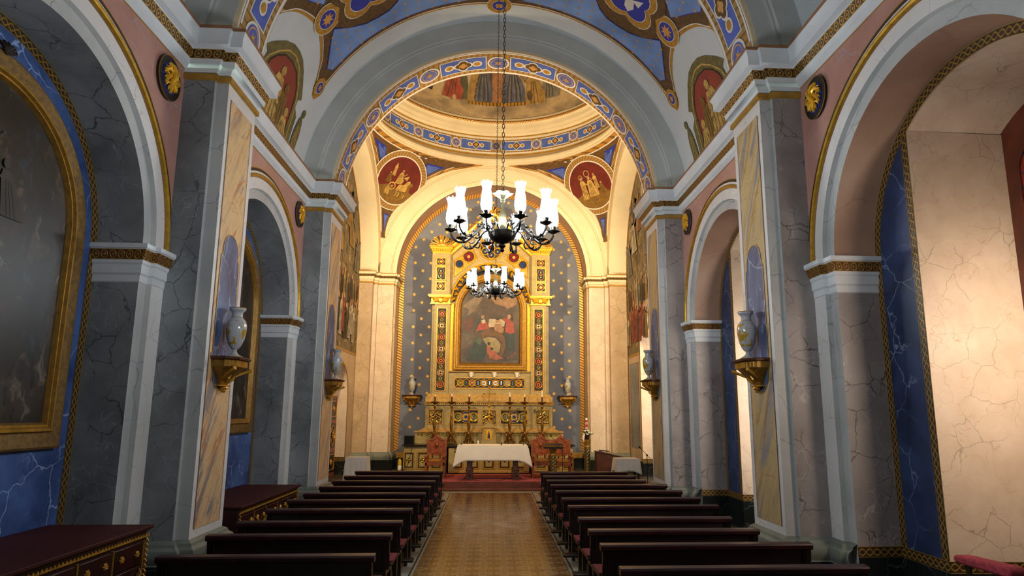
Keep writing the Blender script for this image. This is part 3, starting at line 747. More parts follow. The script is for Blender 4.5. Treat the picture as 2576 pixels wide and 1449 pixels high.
        pm = ['marble_brownish', 'marble_brownish', 'marble_brownish', 'marble_cream', 'marble_tan', 'marble_cream', 'marble_tan', 'marble_brownish']
        for i in range(len(path)-1):
            (x0, y0), (x1, y1) = path[i], path[i+1]
            c.face([(x0, y0, .1), (x1, y1, .1), (x1, y1, ZS), (x0, y0, ZS)], pm[i])
        sg = -s
        c.sweep(path, [(0, 6.0), (.02, 6.01), (.02, 6.05), (0, 6.06), (.01, 6.10), (.035, 6.12), (.035, 6.20), (.045, 6.205), (.075, 6.27), (.08, 6.275), (.10, 6.28), (.10, 6.345), (.11, 6.37), (0, 6.38)],
                ['ochre']*3+['cream']*4+['gold_egg']+['cream']*3+['ochre']*2, sgn=sg)
        c.sweep(path, [(.09, .18), (.09, .52), (.075, .53), (.09, .57), (.095, .61), (.08, .66), (.05, .69), (.04, .72), (0, .75)], ['marble_black']+['base_green']*7, sgn=sg)
        c.face([(s*HC, YA, ZS), (XO+s*(RO-.02), YA, ZS), (XO+s*(RO-.02), YA, 8), (s*HC, YA, 8)], 'cream')
        # nave side: back of the nave arch wall
        c.face([(s*3.3, 13.235, 0), (s*5.2, 13.235, 0), (s*5.2, 13.235, 6.3), (s*3.3, 13.235, 6.3)], 'marble_brownish')
    # back face of the nave arch up to the drum
    Fb = lambda r, t, y: (r*cos(t), y, 6.2+r*sin(t))
    for i in range(64):
        t0, t1 = R(180*i/64), R(180*(i+1)/64)
        (x0, z0), (x1, z1) = [(3.6*cos(t), 6.2+3.6*sin(t)) for t in (t0, t1)]
        c.face([(x0, 13.27, z0), (x1, 13.27, z1), (x1*1.4, 13.27, 10.6), (x0*1.4, 13.27, 10.6)], 'cream')
    # pendentives: between the arch bands and the ring
    RR, ZR = 3.54, 10.14
    def pend(sx, sy):
        def Mp(u, v, h):
            # u 0..1 across (0 = side arch, 1 = chancel arch), v 0..1 up
            # corner line of the vault: sphere through the ring
            a = R(90*u)
            cx, cy = HC, 3.53
            # lower boundary: arches; at height z the horizontal circle of the sphere centred under the ring
            z = 7.55+(ZR-7.55)*v
            k = (ZR-z)/(ZR-7.55)
            rad = sqrt(max(0, RR**2+ (5.02**2-RR**2)*(1-(1-k)**2)))
            # limits where the circle meets the wall planes
            a_s = math.acos(min(1, HC/rad)) if rad > HC else 0
            a_c = math.asin(min(1, 3.53/rad)) if rad > 3.53 else pi/2
            an = a_s+(a_c-a_s)*u; r = rad-h
            return (sx*r*cos(an), YC+sy*r*sin(an), z)
        return Mp
    for sx in (-1, 1):
        for sy in (-1, 1):
            Mp = pend(sx, sy)
            c.grid(lambda u, v: Mp(u, v, 0), lin(0, 1, 14), lin(0, 1, 14), 'paint_brown')
    # painted borders, triangles and roundels of the two far pendentives: laid on the pendentive along its own lines
    for sx in (-1, 1):
        Mp = pend(sx, 1)
        pen = Pen(c, lambda u, v, h: Mp(min(1, max(0, u)), min(1, max(0, v)), h), .08, .004)
        def strip(p, w, m, lay): pen.line(p, w, m, lay)
        # edges in (u, v)
        for (p, w_) in (([(0.03, 0), (.03, .5), (.03, 1)], .06), ([(.97, 0), (.97, .5), (.97, 1)], .06)):
            strip(p, w_, 'gold_warm_rope', 2)
        pen.poly([(0, .97), (1, .97), (1, 1), (0, 1)], 'gold_warm_rope', 2)
        pen.line([(.065, .02), (.065, .965), (.935, .965), (.935, .02)], .012, 'paint_white', 3)
        for tri, st in (([(.10, .93), (.27, .93), (.12, .70)], (.155, .86)), ([(.90, .93), (.73, .93), (.88, .70)], (.845, .86)), ([(.25, .30), (.75, .30), (.5, .06)], (.5, .22))):
            pen.poly([((x-.5)*1.0+.5, y) for x, y in tri], 'paint_deep_blue', 3)
            inn = [((x-sum(a for a, _ in tri)/3)*.82+sum(a for a, _ in tri)/3, (y-sum(b for _, b in tri)/3)*.82+sum(b for _, b in tri)/3) for x, y in tri]
            pen.poly(inn, 'paint_mid_blue', 4)
        # roundel: a disc in the tangent plane, hugging the pendentive
        P0 = Vector(Mp(.5, .70, .02)); du = (Vector(Mp(.6, .70, .02))-Vector(Mp(.4, .70, .02))).normalized(); dv = (Vector(Mp(.5, .80, .02))-Vector(Mp(.5, .60, .02))).normalized()
        nn = du.cross(dv).normalized()
        if nn.dot(Vector((0, YC, 8))-P0) < 0: nn = -nn
        if sx > 0: du = -du if du.x < 0 else du
        else: du = du if du.x > 0 else -du
        q = Pen(c, lambda u, v, h: tuple(P0+du*u+dv*v+nn*(.14+h)), 9, .004)
        RD = 1.0
        q.disc((0, 0), RD, 'paint_gold', 1, 40); q.ring((0, 0), RD*.84, RD, 'ochre_band', 2, 40); q.ring((0, 0), RD*.80, RD*.84, 'paint_white', 3, 40); q.ring((0, 0), RD, RD*1.03, 'paint_white', 3, 40)
        q.disc((0, 0), RD*.80, 'paint_crimson', 2, 40)
        q.poly(arcpts((0, 0), RD*.79, 205, 335, 16)+[(.35, -.22), (0, -.28), (-.4, -.2)], 'paint_umber', 4)
        roundel_figures(q, sx, RD*.8)
        q.mb = c
    struct(c.build('wall_far', smooth=28))

    # star wall and its rope border
    w = MB()
    pts = [(XO-3.3, .1), (XO+3.3, .1), (XO+3.3, ZS)]+[(XO+3.3*cos(R(a)), ZS+3.3*sin(R(a))) for a in lin(0, 180, 40)]+[(XO-3.3, ZS)]
    pen = Pen(w, lambda u, v, h: (u, YF-h, v), 9, .004)
    pen.poly(pts, 'star_wall', 0)
    b = [(XO+3.02, .75), (XO+3.02, ZS)]+[(XO+3.02*cos(R(a)), ZS+3.02*sin(R(a))) for a in lin(0, 180, 60)]+[(XO-3.02, ZS), (XO-3.02, .75)]
    mb = w; rb = Pen(w, lambda u, v, h: (u, YF-.02-h, v), .5, .004); rb.line(b, .15, 'gold_warm_rope', 1)
    k = 0
    z = .95
    while z < 9.3:
        off = .26 if k % 2 else 0
        for i in range(-6, 7):
            x = XO+i*.52+off
            r = hypot(x-XO, max(0, z-ZS))
            if r < 2.86 and not (z < 7 and abs(x-XO) < 1.7) and not (z < 8.2 and abs(x-XO) < .5): pen.star((x, z), .068, 'gold_star', 2, 7, .45)
        z += .272; k += 1
    pen.poly([(XO-3.1, .1), (XO+3.1, .1), (XO+3.1, .52), (XO-3.1, .52)], 'marble_black', 2); pen.poly([(XO-3.1, .52), (XO+3.1, .52), (XO+3.1, .70), (XO-3.1, .70)], 'ochre', 2)
    struct(w.build('wall_altar', smooth=0))

    # drum and dome
    d = MB()
    D = lambda r, t, z: (r*cos(t), YC+r*sin(t), z)
    prof = [(3.54, 10.12), (3.56, 10.14), (3.50, 10.18), (3.50, 10.24), (3.47, 10.27), (3.47, 10.34), (3.60, 10.46), (3.66, 10.50), (3.70, 10.54), (3.70, 10.60), (3.76, 10.62), (3.76, 11.24), (3.72, 11.27), (3.66, 11.34), (3.66, 11.42), (3.56, 11.46), (3.56, 11.58), (3.48, 11.62), (3.46, 11.66), (3.50, 11.72), (3.52, 11.80)]
    pm = ['cream']*8+['ochre', 'gold_warm_rope', 'cream', 'ochre', 'cream', 'cream', 'cream', 'cream', 'cream', 'gold_warm_rope', 'gold_warm_rope', 'cream']
    d.arc([(r, z) for r, z in prof], pm, D, 0, 360, 96)
    pen = Pen(d, lambda u, v, h: ((3.76-h)*sin(u/3.76), YC+(3.76-h)*cos(u/3.76), v), .2, .004)
    Lh = 3.76*pi
    medal_band(pen, 0, 2*Lh, 10.66, 11.20, 17)
    # dome shell with painted clouds
    RD2 = 3.5
    DM = lambda u, v, h=0: ((RD2-h)*cos(R(v))*sin(R(u)), YC+(RD2-h)*cos(R(v))*cos(R(u)), 11.80+(RD2-h)*sin(R(v))*.9)
    d.grid(lambda u, v: DM(u, v), lin(-180, 180, 72), lin(0, 90, 24), 'cloud_sky')
    dome_figures(Pen(d, DM, 4, .012))
    struct(d.build('ceiling.001', smooth=30))

def fresco_mat():
    t = NT('fresco'); o = t.coord(); w = t.warped(t.scale(o, (1, 1, .8)), 1.6, .7)
    n1 = t.noise(w, 1.1, 5, .62); n2 = t.noise(w, 4.2, 4, .6)
    c = t.ramp(n1, [(.28, hexc('2f2416')), (.42, hexc('56482f')), (.52, hexc('7d6a46')), (.62, hexc('5d584a')), (.75, hexc('8f7c58'))])
    c = t.mix(t.step(n2, .55, .68), c, hexc('352f22'))
    w3 = t.warped(t.scale(o, (1, 1.3, .8)), 3.2, .45)
    for sc_, th_, hx in ((2.6, .60, 'b49a6c'), (3.3, .63, '7c4a30'), (3.9, .62, '3e4a5c'), (4.7, .62, 'a8894c'), (5.3, .62, '2a2318'), (4.1, .64, '4c5434')):
        c = t.mix(t.math('MULTIPLY', t.step(t.noise(w3, sc_, 5, .65), th_-.02, th_+.04), .8), c, hexc(hx))
    t.bump(n2, .2, .01); t.bsdf(c, .7)
    t = NT('cloud_sky'); o = t.coord(); w = t.warped(t.scale(o, (1, 1, 1.6)), 1.1, .5)
    c = t.ramp(t.noise(w, .9, 5, .6), [(.3, hexc('6d5c48')), (.45, hexc('8f7d62')), (.58, hexc('b39c74')), (.7, hexc('80725e'))]); t.bsdf(c, .8)
    t = NT('star_wall'); o = t.coord()
    c = t.mix(t.ramp(t.noise(o, .8, 5, .6), [(.35, 0.), (.65, 1.)]), hexc('5b6072'), hexc('757a86')); t.bsdf(c, .75)
    gold('gold_star', 'f0bb50', .5, .15, 20, .1, .1)
    for n, c in dict(robe_red='8a4030', robe_blue='4c5060', robe_gold='94743c', robe_green='4b4e34', robe_grey='6e685c', robe_brown='503c26', skin='a88462', cloth_white='a89e88', robe_dark='332c22', robe_orange='8a6040').items(): plain(n, c, .75, var=.25, sc=5)
fresco_mat()

def person2d(pen, x, y, s, robe, lay, lean=0, robe2=None, sit=False, head='skin', arm=0):
    """a simple painted figure, s = height"""
    h = s; q = lambda a, b: (x+a*h+lean*b*h, y+b*h)
    if sit: body = [q(-.24, 0), q(.3, 0), q(.32, .3), q(.2, .46), q(.14, .7), q(.09, .8), q(-.09, .8), q(-.16, .68), q(-.2, .35)]
    else: body = [q(-.15, 0), q(.16, 0), q(.14, .3), q(.12, .55), q(.14, .74), q(.07, .83), q(-.07, .83), q(-.13, .74), q(-.11, .5), q(-.14, .25)]
    pen.poly(body, robe, lay); pen.disc(q(0, .91), .075*h, head, lay+1, 14, rv=.085*h)
    for a in (-.08, 0, .09): pen.line([q(a*1.2, .03), q(a*.9, .35), q(a*.6, .62)], .016*h, robe2 or 'robe_dark', lay+1)
    if arm: pen.line([q(.06*arm, .74), q(.22*arm, .62), q(.34*arm, .78)], .05*h, robe, lay+1); pen.disc(q(.36*arm, .81), .03*h, head, lay+2, 8)

def fresco_figures(pen, s):
    rnd = random.Random(3+s)
    robes = ['robe_grey', 'robe_brown', 'robe_gold', 'cloth_white', 'robe_dark', 'robe_orange', 'robe_red', 'robe_blue', 'robe_green']
    y = 19.8
    while y > 15.2:
        person2d(pen, y, 4.0+rnd.random()*.25, .95+rnd.random()*.25, rnd.choice(robes[:5]+robes[5:7]), 4+rnd.randint(0, 3), rnd.uniform(-.1, .1), arm=rnd.choice((-1, 0, 1))); y -= .27
    y = 19.7
    while y > 15.4:
        person2d(pen, y, 5.0+rnd.random()*.25, .7+rnd.random()*.2, rnd.choice(robes[:6]), 4+rnd.randint(0, 3), rnd.uniform(-.1, .1)); y -= .3
    for (yy, zz, hh) in ((19.3, 6.2, 1.1), (18.6, 6.8, 1.2), (17.9, 7.3, 1.2), (17.2, 6.4, 1.1), (18.9, 7.7, .8), (17.4, 8.2, .9), (16.4, 7.0, 1.1)):
        person2d(pen, yy, zz, hh, rnd.choice(['cloth_white', 'robe_grey', 'robe_gold', 'robe_orange']), 6, rnd.uniform(-.3, .3), sit=True, arm=rnd.choice((-1, 1)))
        for d in (-1, 1): pen.poly([(yy, zz+.7*hh), (yy+d*.5*hh, zz+1.0*hh), (yy+d*.35*hh, zz+.5*hh)], 'robe_grey', 5)

def roundel_figures(q, sx, r):
    m, dk = 'paint_sand', 'paint_umber'
    if sx < 0:
        # chariot scene: two horses, wheel, seated driver, attendants
        for dx, dy, mm in ((.0, 0, m), (.12, -.04, dk)):
            q.poly([(-.05+dx, -.30+dy), (.02+dx, -.12+dy), (.22+dx, -.06+dy), (.30+dx, .08+dy), (.40+dx, .10+dy), (.44+dx, .0+dy), (.36+dx, -.06+dy), (.36+dx, -.26+dy), (.28+dx, -.34+dy)], mm, 6)
            for k in (.0, .10, .24, .32): q.line([(k+dx, -.28+dy), (k+dx+.04, -.42+dy), (k+dx, -.52+dy)], .035, mm, 6)
        q.ring((-.22, -.22), .10, .14, m, 7, 16); q.star((-.22, -.22), .11, m, 7, 6, .2)
        person2d(q, -.04, -.10, .5, m, 6, .1, sit=True, arm=1); person2d(q, -.3, .12, .42, m, 5); person2d(q, -.42, -.14, .36, dk, 5, sit=True); person2d(q, -.34, -.52, .34, m, 6, sit=True)
        q.poly([(.1, .14), (.3, .26), (.26, .08)], m, 5)
    else:
        person2d(q, -.3, -.42, .78, m, 6, .05, arm=1); person2d(q, .02, -.36, .7, m, 6, 0, sit=True); person2d(q, .25, -.14, .52, m, 5, 0, arm=-1); person2d(q, .42, -.38, .44, dk, 5, 0, sit=True)
        q.ring((0, .42), .09, .115, m, 6, 18); q.ring((-.28, .34), .07, .09, m, 6, 16)
        for k in (-.35, -.2, .0, .2): q.line([(k, -.36), (k+.02, -.52)], .03, dk, 6)

def dome_figures(pen):
    P = lambda x, y: (x, y)
    pen.poly([(-16, 8.5), (16, 8.5), (14, 11), (10, 30), (-10, 30), (-14, 11)], 'robe_brown', 2)
    pen.poly([(-16.5, 8), (16.5, 8), (16.5, 10), (-16.5, 10)], 'gold', 3)
    for k in range(-16, 17, 2): pen.line([(k, 7.6), (k, 9.9)], .5, 'robe_brown', 4)
    pen.poly([(-3, 10), (5, 10), (4, 40), (-3, 40)], 'robe_orange', 3)
    # two enthroned figures, drapery to the feet
    for x, m, m2 in ((-9, 'robe_blue', 'robe_gold'), (10, 'robe_blue', 'robe_red')):
        pen.poly([(x-6.5, 10), (x+6, 10), (x+6.5, 18), (x+4.5, 24), (x+3, 34), (x-3, 34), (x-5, 24), (x-7, 18)], m, 5)
        for k in (-4, -1.5, 1.5, 4): pen.line([(x+k, 10.5), (x+k*.9, 18), (x+k*.5, 26)], .5, 'robe_dark', 6)
        for k in (-2.8, 0.2, 3): pen.line([(x+k, 10.5), (x+k*.9, 17), (x+k*.5, 26)], .5, 'robe_grey', 6)
    pen.poly([(-17, 9), (-13, 9), (-12, 20), (-10, 34), (-14, 34), (-16, 20)], 'robe_gold', 6)
    pen.poly([(-24, 10), (-17.5, 10), (-17, 18), (-19, 26), (-20, 36), (-26, 36), (-25, 20)], 'robe_green', 3)
    person2d(pen, -27, 9, 22, 'robe_red', 6, .05, 'robe_brown', True); pen.disc((-25, 9.6), 1.2, 'skin', 8, 10, rv=2.0)
    person2d(pen, 22, 7.5, 22, 'robe_gold', 6, .0, 'robe_brown', True, arm=-1); person2d(pen, 31, 9.5, 21, 'robe_grey', 5, .1, 'robe_dark', True)
    pen.disc((19.5, 13), 1.6, 'robe_brown', 9, 14, rv=3); person2d(pen, -44, 10, 18, 'robe_dark', 5, 0, None, True); person2d(pen, 46, 10, 18, 'robe_blue', 5, 0, None, True)
crossing()

# window and door joinery set in the openings
def joinery(name, s, x, y0, y1, z0, zs, rise, lbl):
    f = MB(); yc, hw = (y0+y1)/2, (y1-y0)/2
    fn = lambda a, b, h: (s*(x+h), a, b)
    outer = [(y0, z0), (y1, z0), (y1, zs)]+[(yc+hw*cos(R(a)), zs+rise*sin(R(a))) for a in lin(6, 174, 18)]+[(y0, zs)]
    f.prism([(y0-.15, z0), (y1+.15, z0), (y1+.15, zs+rise+.5), (y0-.15, zs+rise+.5)], fn, 0, .06, 'wood_red')
    o = struct(f.build(name, smooth=0))
    for d in (-1, 1):
        g = MB(); q = Pen(g, lambda u, v, h: (s*(x-.002-h), u, v), 9, .004)
        cy = yc+d*hw*.46; w = hw*.34; zt = zs-.2
        pts = [(cy-w, z0+1.0), (cy+w, z0+1.0)]+arcpts((cy, zt), w, 0, 180, 14)
        q.poly(pts, 'stained_glass', 1); g.build('pane', o, smooth=0)
        h = MB(); q = Pen(h, lambda u, v, h: (s*(x-.004-h), u, v), 9, .004)
        for k in range(5): h.prism([(a, b) for a, b in ((pts[0][0]-.04+.0, z0+1.0+k*.45-.012), (pts[1][0]+.04, z0+1.0+k*.45-.012), (pts[1][0]+.04, z0+1.0+k*.45+.012), (pts[0][0]-.04, z0+1.0+k*.45+.012))], lambda a, b, e: (s*(x-e), a, b), .0, .02, 'wood_red')
        q.dh = .012; q.line(pts, .05, 'wood_red', 1, True); h.build('glazing_bar', o, smooth=0)
        p = MB(); P4 = [(cy-w, z0+.12), (cy+w, z0+.12), (cy+w, z0+.85), (cy-w, z0+.85)]
        p.prism(P4, lambda a, b, e: (s*(x-e), a, b), 0, .025, 'wood_red'); p.build('panel', o, smooth=0)
plain('wood_red', '5a2410', .35, var=.3, sc=4, spec=.6)
t = NT('stained_glass'); o_ = t.coord(); vz = t.n('TexVoronoi'); t.put(vz.inputs[0], o_); vz.inputs['Scale'].default_value = 9
t.bsdf(t.ramp(vz.outputs['Distance'], [(.1, hexc('5a1410')), (.5, hexc('8c3020')), (.8, hexc('20304a'))]), .2)
joinery('window_1', 1, 5.30, 4.37, 6.07, 0.02, 4.6, .34, '')
joinery('window_2', 1, 5.30, 9.40, 11.10, 0.02, 4.6, .34, '')
joinery('window_3', 1, 5.08, 15.9, 18.35, .186, 4.55, .6, '')
# ------------------------------------------------------------------ materials of the furniture
plain('wood_pew', '140706', .38, var=.35, sc=5, spec=.55)
plain('wood_rail', '2c0c10', .38, var=.35, sc=7, spec=.6)
plain('cushion_red', '6e1620', .85, var=.2, sc=12)
plain('wood_chest', '2a0f0d', .35, var=.3, sc=5, spec=.5)
plain('wood_chest_top', '380d0b', .65, var=.15, sc=3, spec=.2)
plain('wood_orange', '874420', .42, var=.25, sc=6, bump=.2)
plain('wood_brown', '4a2616', .45, var=.25, sc=5)
plain('wood_dark', '24120c', .4, var=.25, sc=5)
plain('velvet_mustard', '8a5a18', .9, var=.2, sc=9)
plain('velvet_red', 'a33a44', .95, var=.3, sc=30, bump=.4)
plain('carpet_red', 'a04448', .95, var=.2, sc=5, bump=.3)
plain('carpet_brown', '6c3c30', .95, var=.2, sc=5, bump=.3)
plain('cloth', 'e4ded4', .85, var=.04, sc=4, bump=.1)
plain('black_metal', '0c0c0d', .45, var=0)
plain('black_iron', '15120f', .35, .6, var=.2)
plain('bronze', '2a2620', .30, .85, var=.3, sc=20, bump=.4)
plain('brass', '7c7458', .3, .9, var=.2, sc=20)
plain('white_wax', 'e8e2d2', .5, var=0)
plain('yellow_paint', 'c4a21e', .4, var=.05)
plain('altar_slab', '17120e', .3, var=.2)
plain('glass_blue', '26345c', .12, var=.35, sc=18, spec=.8)
plain('glass_red', '6e2020', .12, var=.35, sc=18, spec=.8)
plain('glass_green', '47604a', .12, var=.35, sc=18, spec=.8)
plain('recess_dark', '1c140c', .6, var=.2)
plain('petal', 'e6dccb', .7, var=.1, sc=20); plain('leaf', '3c5a26', .6, var=.2); plain('wax_red', 'b5322a', .5, var=0)
t = NT('porcelain'); o_ = t.coord(); sp_ = t.n('SeparateXYZ'); t.put(sp_.inputs[0], o_)
m_ = t.step(t.noise(t.scale(o_, (1, 1, .55)), 17, 2, .4, 1.2), .50, .54)
m_ = t.math('MULTIPLY', m_, t.math('MULTIPLY', t.step(sp_.outputs[2], .13, .16), t.math('SUBTRACT', 1, t.step(sp_.outputs[2], .42, .45))))
t.bsdf(t.mix(m_, hexc('a9adb0'), hexc('a88420')), .14, 0, .6, .4)
t = NT('bulb'); t.put(t.b.inputs['Base Color'], (1, 1, 1)); t.put(t.b.inputs['Emission Color'], (.87, .94, 1)); t.b.inputs['Emission Strength'].default_value = 950
t = NT('shade_glass'); tr = t.n('BsdfTransparent'); tl = t.n('BsdfTranslucent'); gl = t.n('BsdfGlossy'); mx = t.n('MixShader'); m2 = t.n('MixShader')
tl.inputs[0].default_value = (.9, .96, 1, 1); gl.inputs['Roughness'].default_value = .1
frost = t.ramp(t.noise(t.coord(), 55, 2), [(.40, .12), (.60, .40)])
t.put(mx.inputs[0], frost); t.t.links.new(tr.outputs[0], mx.inputs[1]); t.t.links.new(tl.outputs[0], mx.inputs[2])
m2.inputs[0].default_value = .08; t.t.links.new(mx.outputs[0], m2.inputs[1]); t.t.links.new(gl.outputs[0], m2.inputs[2]); t.t.links.new(m2.outputs[0], t.out.inputs[0])

def loft(mb, poly, lv, mats, c=(0, 0), caps=True):
    """stack scaled copies of a plan polygon: lv = (scale_x, scale_y, z)"""
    n = len(poly)
    for j in range(len(lv)-1):
        (a0, b0, z0), (a1, b1, z1) = lv[j], lv[j+1]; m = mats[j] if isinstance(mats, (list, tuple)) else mats
        for i in range(n):
            p, q = poly[i], poly[(i+1) % n]
            mb.face([(c[0]+p[0]*a0, c[1]+p[1]*b0, z0), (c[0]+q[0]*a0, c[1]+q[1]*b0, z0), (c[0]+q[0]*a1, c[1]+q[1]*b1, z1), (c[0]+p[0]*a1, c[1]+p[1]*b1, z1)], m)
    if caps:
        for (a, b, z), m in ((lv[0], mats[0] if isinstance(mats, (list, tuple)) else mats), (lv[-1], mats[-1] if isinstance(mats, (list, tuple)) else mats)):
            mb.face([(c[0]+p[0]*a, c[1]+p[1]*b, z) for p in poly], m)
    return mb

# ------------------------------------------------------------------ chandeliers
def chandelier(x, y, zb, label):
    t = thing('chandelier', label, 'chandelier', (x, y, zb), 0, 'chandeliers hanging in the nave')
    MB().lathe([(0, 0), (.012, .005), (.02, .02), (.012, .035), (.028, .05), (.03, .06), (.014, .075), (.05, .085), (.09, .11), (.112, .14), (.12, .158), (.125, .165), (.118, .175), (.09, .18), (.05, .185)], 'bronze', 28,
        wob=lambda r, a, z: (r*(1+.05*cos(14*a)*(z > .07 and z < .15)), z)).build('bowl', t)
    MB().lathe([(.03, .18), (.04, .20), (.02, .23), (.034, .27), (.03, .33), (.016, .37), (.013, .44), (.022, .45), (.014, .46), (.03, .475), (.055, .50), (.075, .52), (.07, .528), (.045, .515), (.012, .51), (.008, .55)], 'brass', 16,
        wob=lambda r, a, z: (r*(1+.25*cos(6*a)*(z > .48)), z)).build('central_stem', t)
    # chain up to the vault
    top = 10.12-zb; c = MB(); z = .545; k = 0
    while z < top-.02:
        pts = []
        for i in range(11):
            a = 2*pi*i/10; u, w = .011*cos(a), .024*sin(a)
            pts.append((u, 0, z+w) if k % 2 else (0, u, z+w))
        c.tube(pts, .0035, 'brass', 4, False); z += .039; k += 1
    c.build('chain', t)
    MB().lathe([(0, top-.10), (.03, top-.09), (.06, top-.04), (.075, top-.005), (.0, top-.004)], 'bronze', 16).build('ceiling_hook', t)
    for i in range(10):
        a = 2*pi*(i+.5)/10+pi/2; ca, sa = cos(a), sin(a)
        P = lambda r, z, d=0: (r*ca-d*sa, r*sa+d*ca, z)
        m = MB()
        path = spline([(.09, .16), (.15, .21), (.21, .195), (.26, .13), (.32, .085), (.385, .09), (.425, .135), (.43, .175)], 4)
        m.tube([P(r, z) for r, z in path], [.011-.004*abs(j/len(path)-.4) for j in range(len(path))], 'bronze', 6)
        m.tube([P(r, z) for r, z in spline([(.14, .205), (.17, .235), (.205, .245), (.215, .225), (.20, .215)], 3)], .007, 'bronze', 5)
        m.tube([P(r, z) for r, z in spline([(.25, .14), (.235, .10), (.255, .075), (.28, .085)], 3)], .007, 'bronze', 5)
        for (r, z, e) in ((.31, .085, .022), (.37, .088, .018), (.23, .175, .018)):
            for d in (-1, 1): m.tube([P(r, z), P(r+.02, z+.012, d*e*.8), P(r+.01, z+.03, d*e*1.3)], [.009, .008, .001], 'bronze', 5)
        arm = m.build('arm', t)
        MB().lathe([(.006, .165), (.03, .178), (.052, .188), (.054, .193), (.02, .196), (.022, .225), (.026, .24), (.0, .24)], 'bronze', 14, P(.43, 0), wob=lambda r, a, z: (r*(1+.13*cos(7*a)*(r > .04)), z)).build('candle_cup', arm)
        sh = MB().lathe([(.026, .225), (.040, .245), (.0455, .28), (.045, .32), (.038, .37), (.034, .40), (.036, .425), (.045, .455), (.050, .465)], 'shade_glass', 28, P(.43, 0),
            wob=lambda r, a, z: (r*(1+.09*cos(9*a)*max(0, (z-.43)/.035)), z+.006*cos(9*a)*max(0, (z-.43)/.035))).build('glass_shade', t)
        MB().lathe([(0, .24), (.014, .245), (.020, .27), (.021, .31), (.014, .335), (0, .34)], 'bulb', 10, P(.43, 0)).build('bulb', t)
    return t
chandelier(.015, 5.2, 3.28, 'large near bronze chandelier with ten bright glass shades, hanging in front')
chandelier(-.013, 10.25, 3.77, 'smaller-looking far chandelier hanging behind and below the near one, before the altarpiece')

# ------------------------------------------------------------------ pews
def pew(L, label, loc):
    t = thing('pew', label, 'pew', loc, 0, 'dark wooden pews on both sides of the aisle'); h = L/2
    MB().box((-h+.02, .0, .36), (h-.02, .03, .66), 'wood_pew').build('backrest', t, bevel=.004)
    r = MB(); prof = [(-.035, .655), (-.05, .665), (-.055, .70), (-.045, .715), (.04, .72), (.055, .705), (.05, .68), (.035, .655)]
    r.prism([(a, b) for a, b in prof], lambda a, b, e: (e, a, b), -h, h, 'wood_rail'); r.build('top_rail', t, bevel=.003)
    MB().box((-h+.0, .03, .385), (h-.0, .42, .42), 'wood_pew').build('seat', t, bevel=.006)
    MB().box((-h-.01, .05, .42), (h+.01, .41, .445), 'cushion_red').build('seat_cushion', t, bevel=.01)
    for s in (-1, 1):
        e = MB()
        pf = [(.0, 0), (.06, 0), (.07, .30), (.34, .30), (.36, 0), (.43, 0), (.40, .34), (.42, .40), (.10, .44), (.06, .50), (.05, .66), (-.02, .66), (-.01, .3)]
        e.prism(pf, lambda a, b, x: (x, a, b), s*(h-.05), s*(h-.09), 'wood_pew'); e.build('end_panel', t, bevel=.003)
        b = MB(); b.prism([(-.045, .655), (-.02, .655), (.0, .60), (.005, .52), (-.01, .50), (-.03, .56)], lambda a, c, x: (x, a, c), s*(h-.02), s*(h-.07), 'wood_pew'); b.build('rail_bracket', t)
    k = MB(); k.box((-h-.10, -.30, .11), (h+.06, -.14, .14), 'wood_pew'); kb = k.build('kneeler', t, bevel=.004)
    for s in (-1, 1): MB().box((s*(h-.25)-.02, -.26, 0), (s*(h-.25)+.02, -.02, .11), 'wood_pew').build('support', kb)
    st = MB(); st.box((-h+.1, .30, .12), (h-.1, .325, .17), 'wood_pew'); st.build('stretcher', t)
    return t
LY = [5.97, 6.95, 7.75, 8.70, 9.58, 10.36, 11.26, 12.20, 13.11, 14.15]
RY = [5.41, 6.35, 7.12, 7.92, 8.92, 9.70, 10.60, 11.50, 12.26, 13.10, 13.90]
nth = ['nearest the camera', 'second from the camera', 'third from the camera', 'fourth from the camera', 'fifth from the camera', 'sixth from the camera', 'seventh from the camera', 'eighth from the camera', 'ninth from the camera', 'tenth from the camera, closest to the altar', 'eleventh from the camera, closest to the altar']
p0 = pew(1.865, 'dark wooden pew left of the aisle, nearest the camera', (-1.997, LY[0], 0))
for i, y in enumerate(LY[1:]): dup(p0, (-1.997, y, 0), 0, 'dark wooden pew left of the aisle, '+nth[i+1])
q0 = pew(2.07, 'dark wooden pew right of the aisle, nearest the camera', (2.035, RY[0], 0)); q1 = None
for i, y in enumerate(RY):
    if i == 0: continue
    lab = 'dark wooden pew right of the aisle, '+nth[i].split(',')[0]
    if i in (2, 3, 8, 9, 10):
        if q1 is None: q1 = pew(1.87, lab+', shorter beside the pilaster', (1.937, y, 0))
        else: dup(q1, (1.937, y, 0), 0, lab+', shorter row')
    else: dup(q0, (2.035, y, 0), 0, lab)

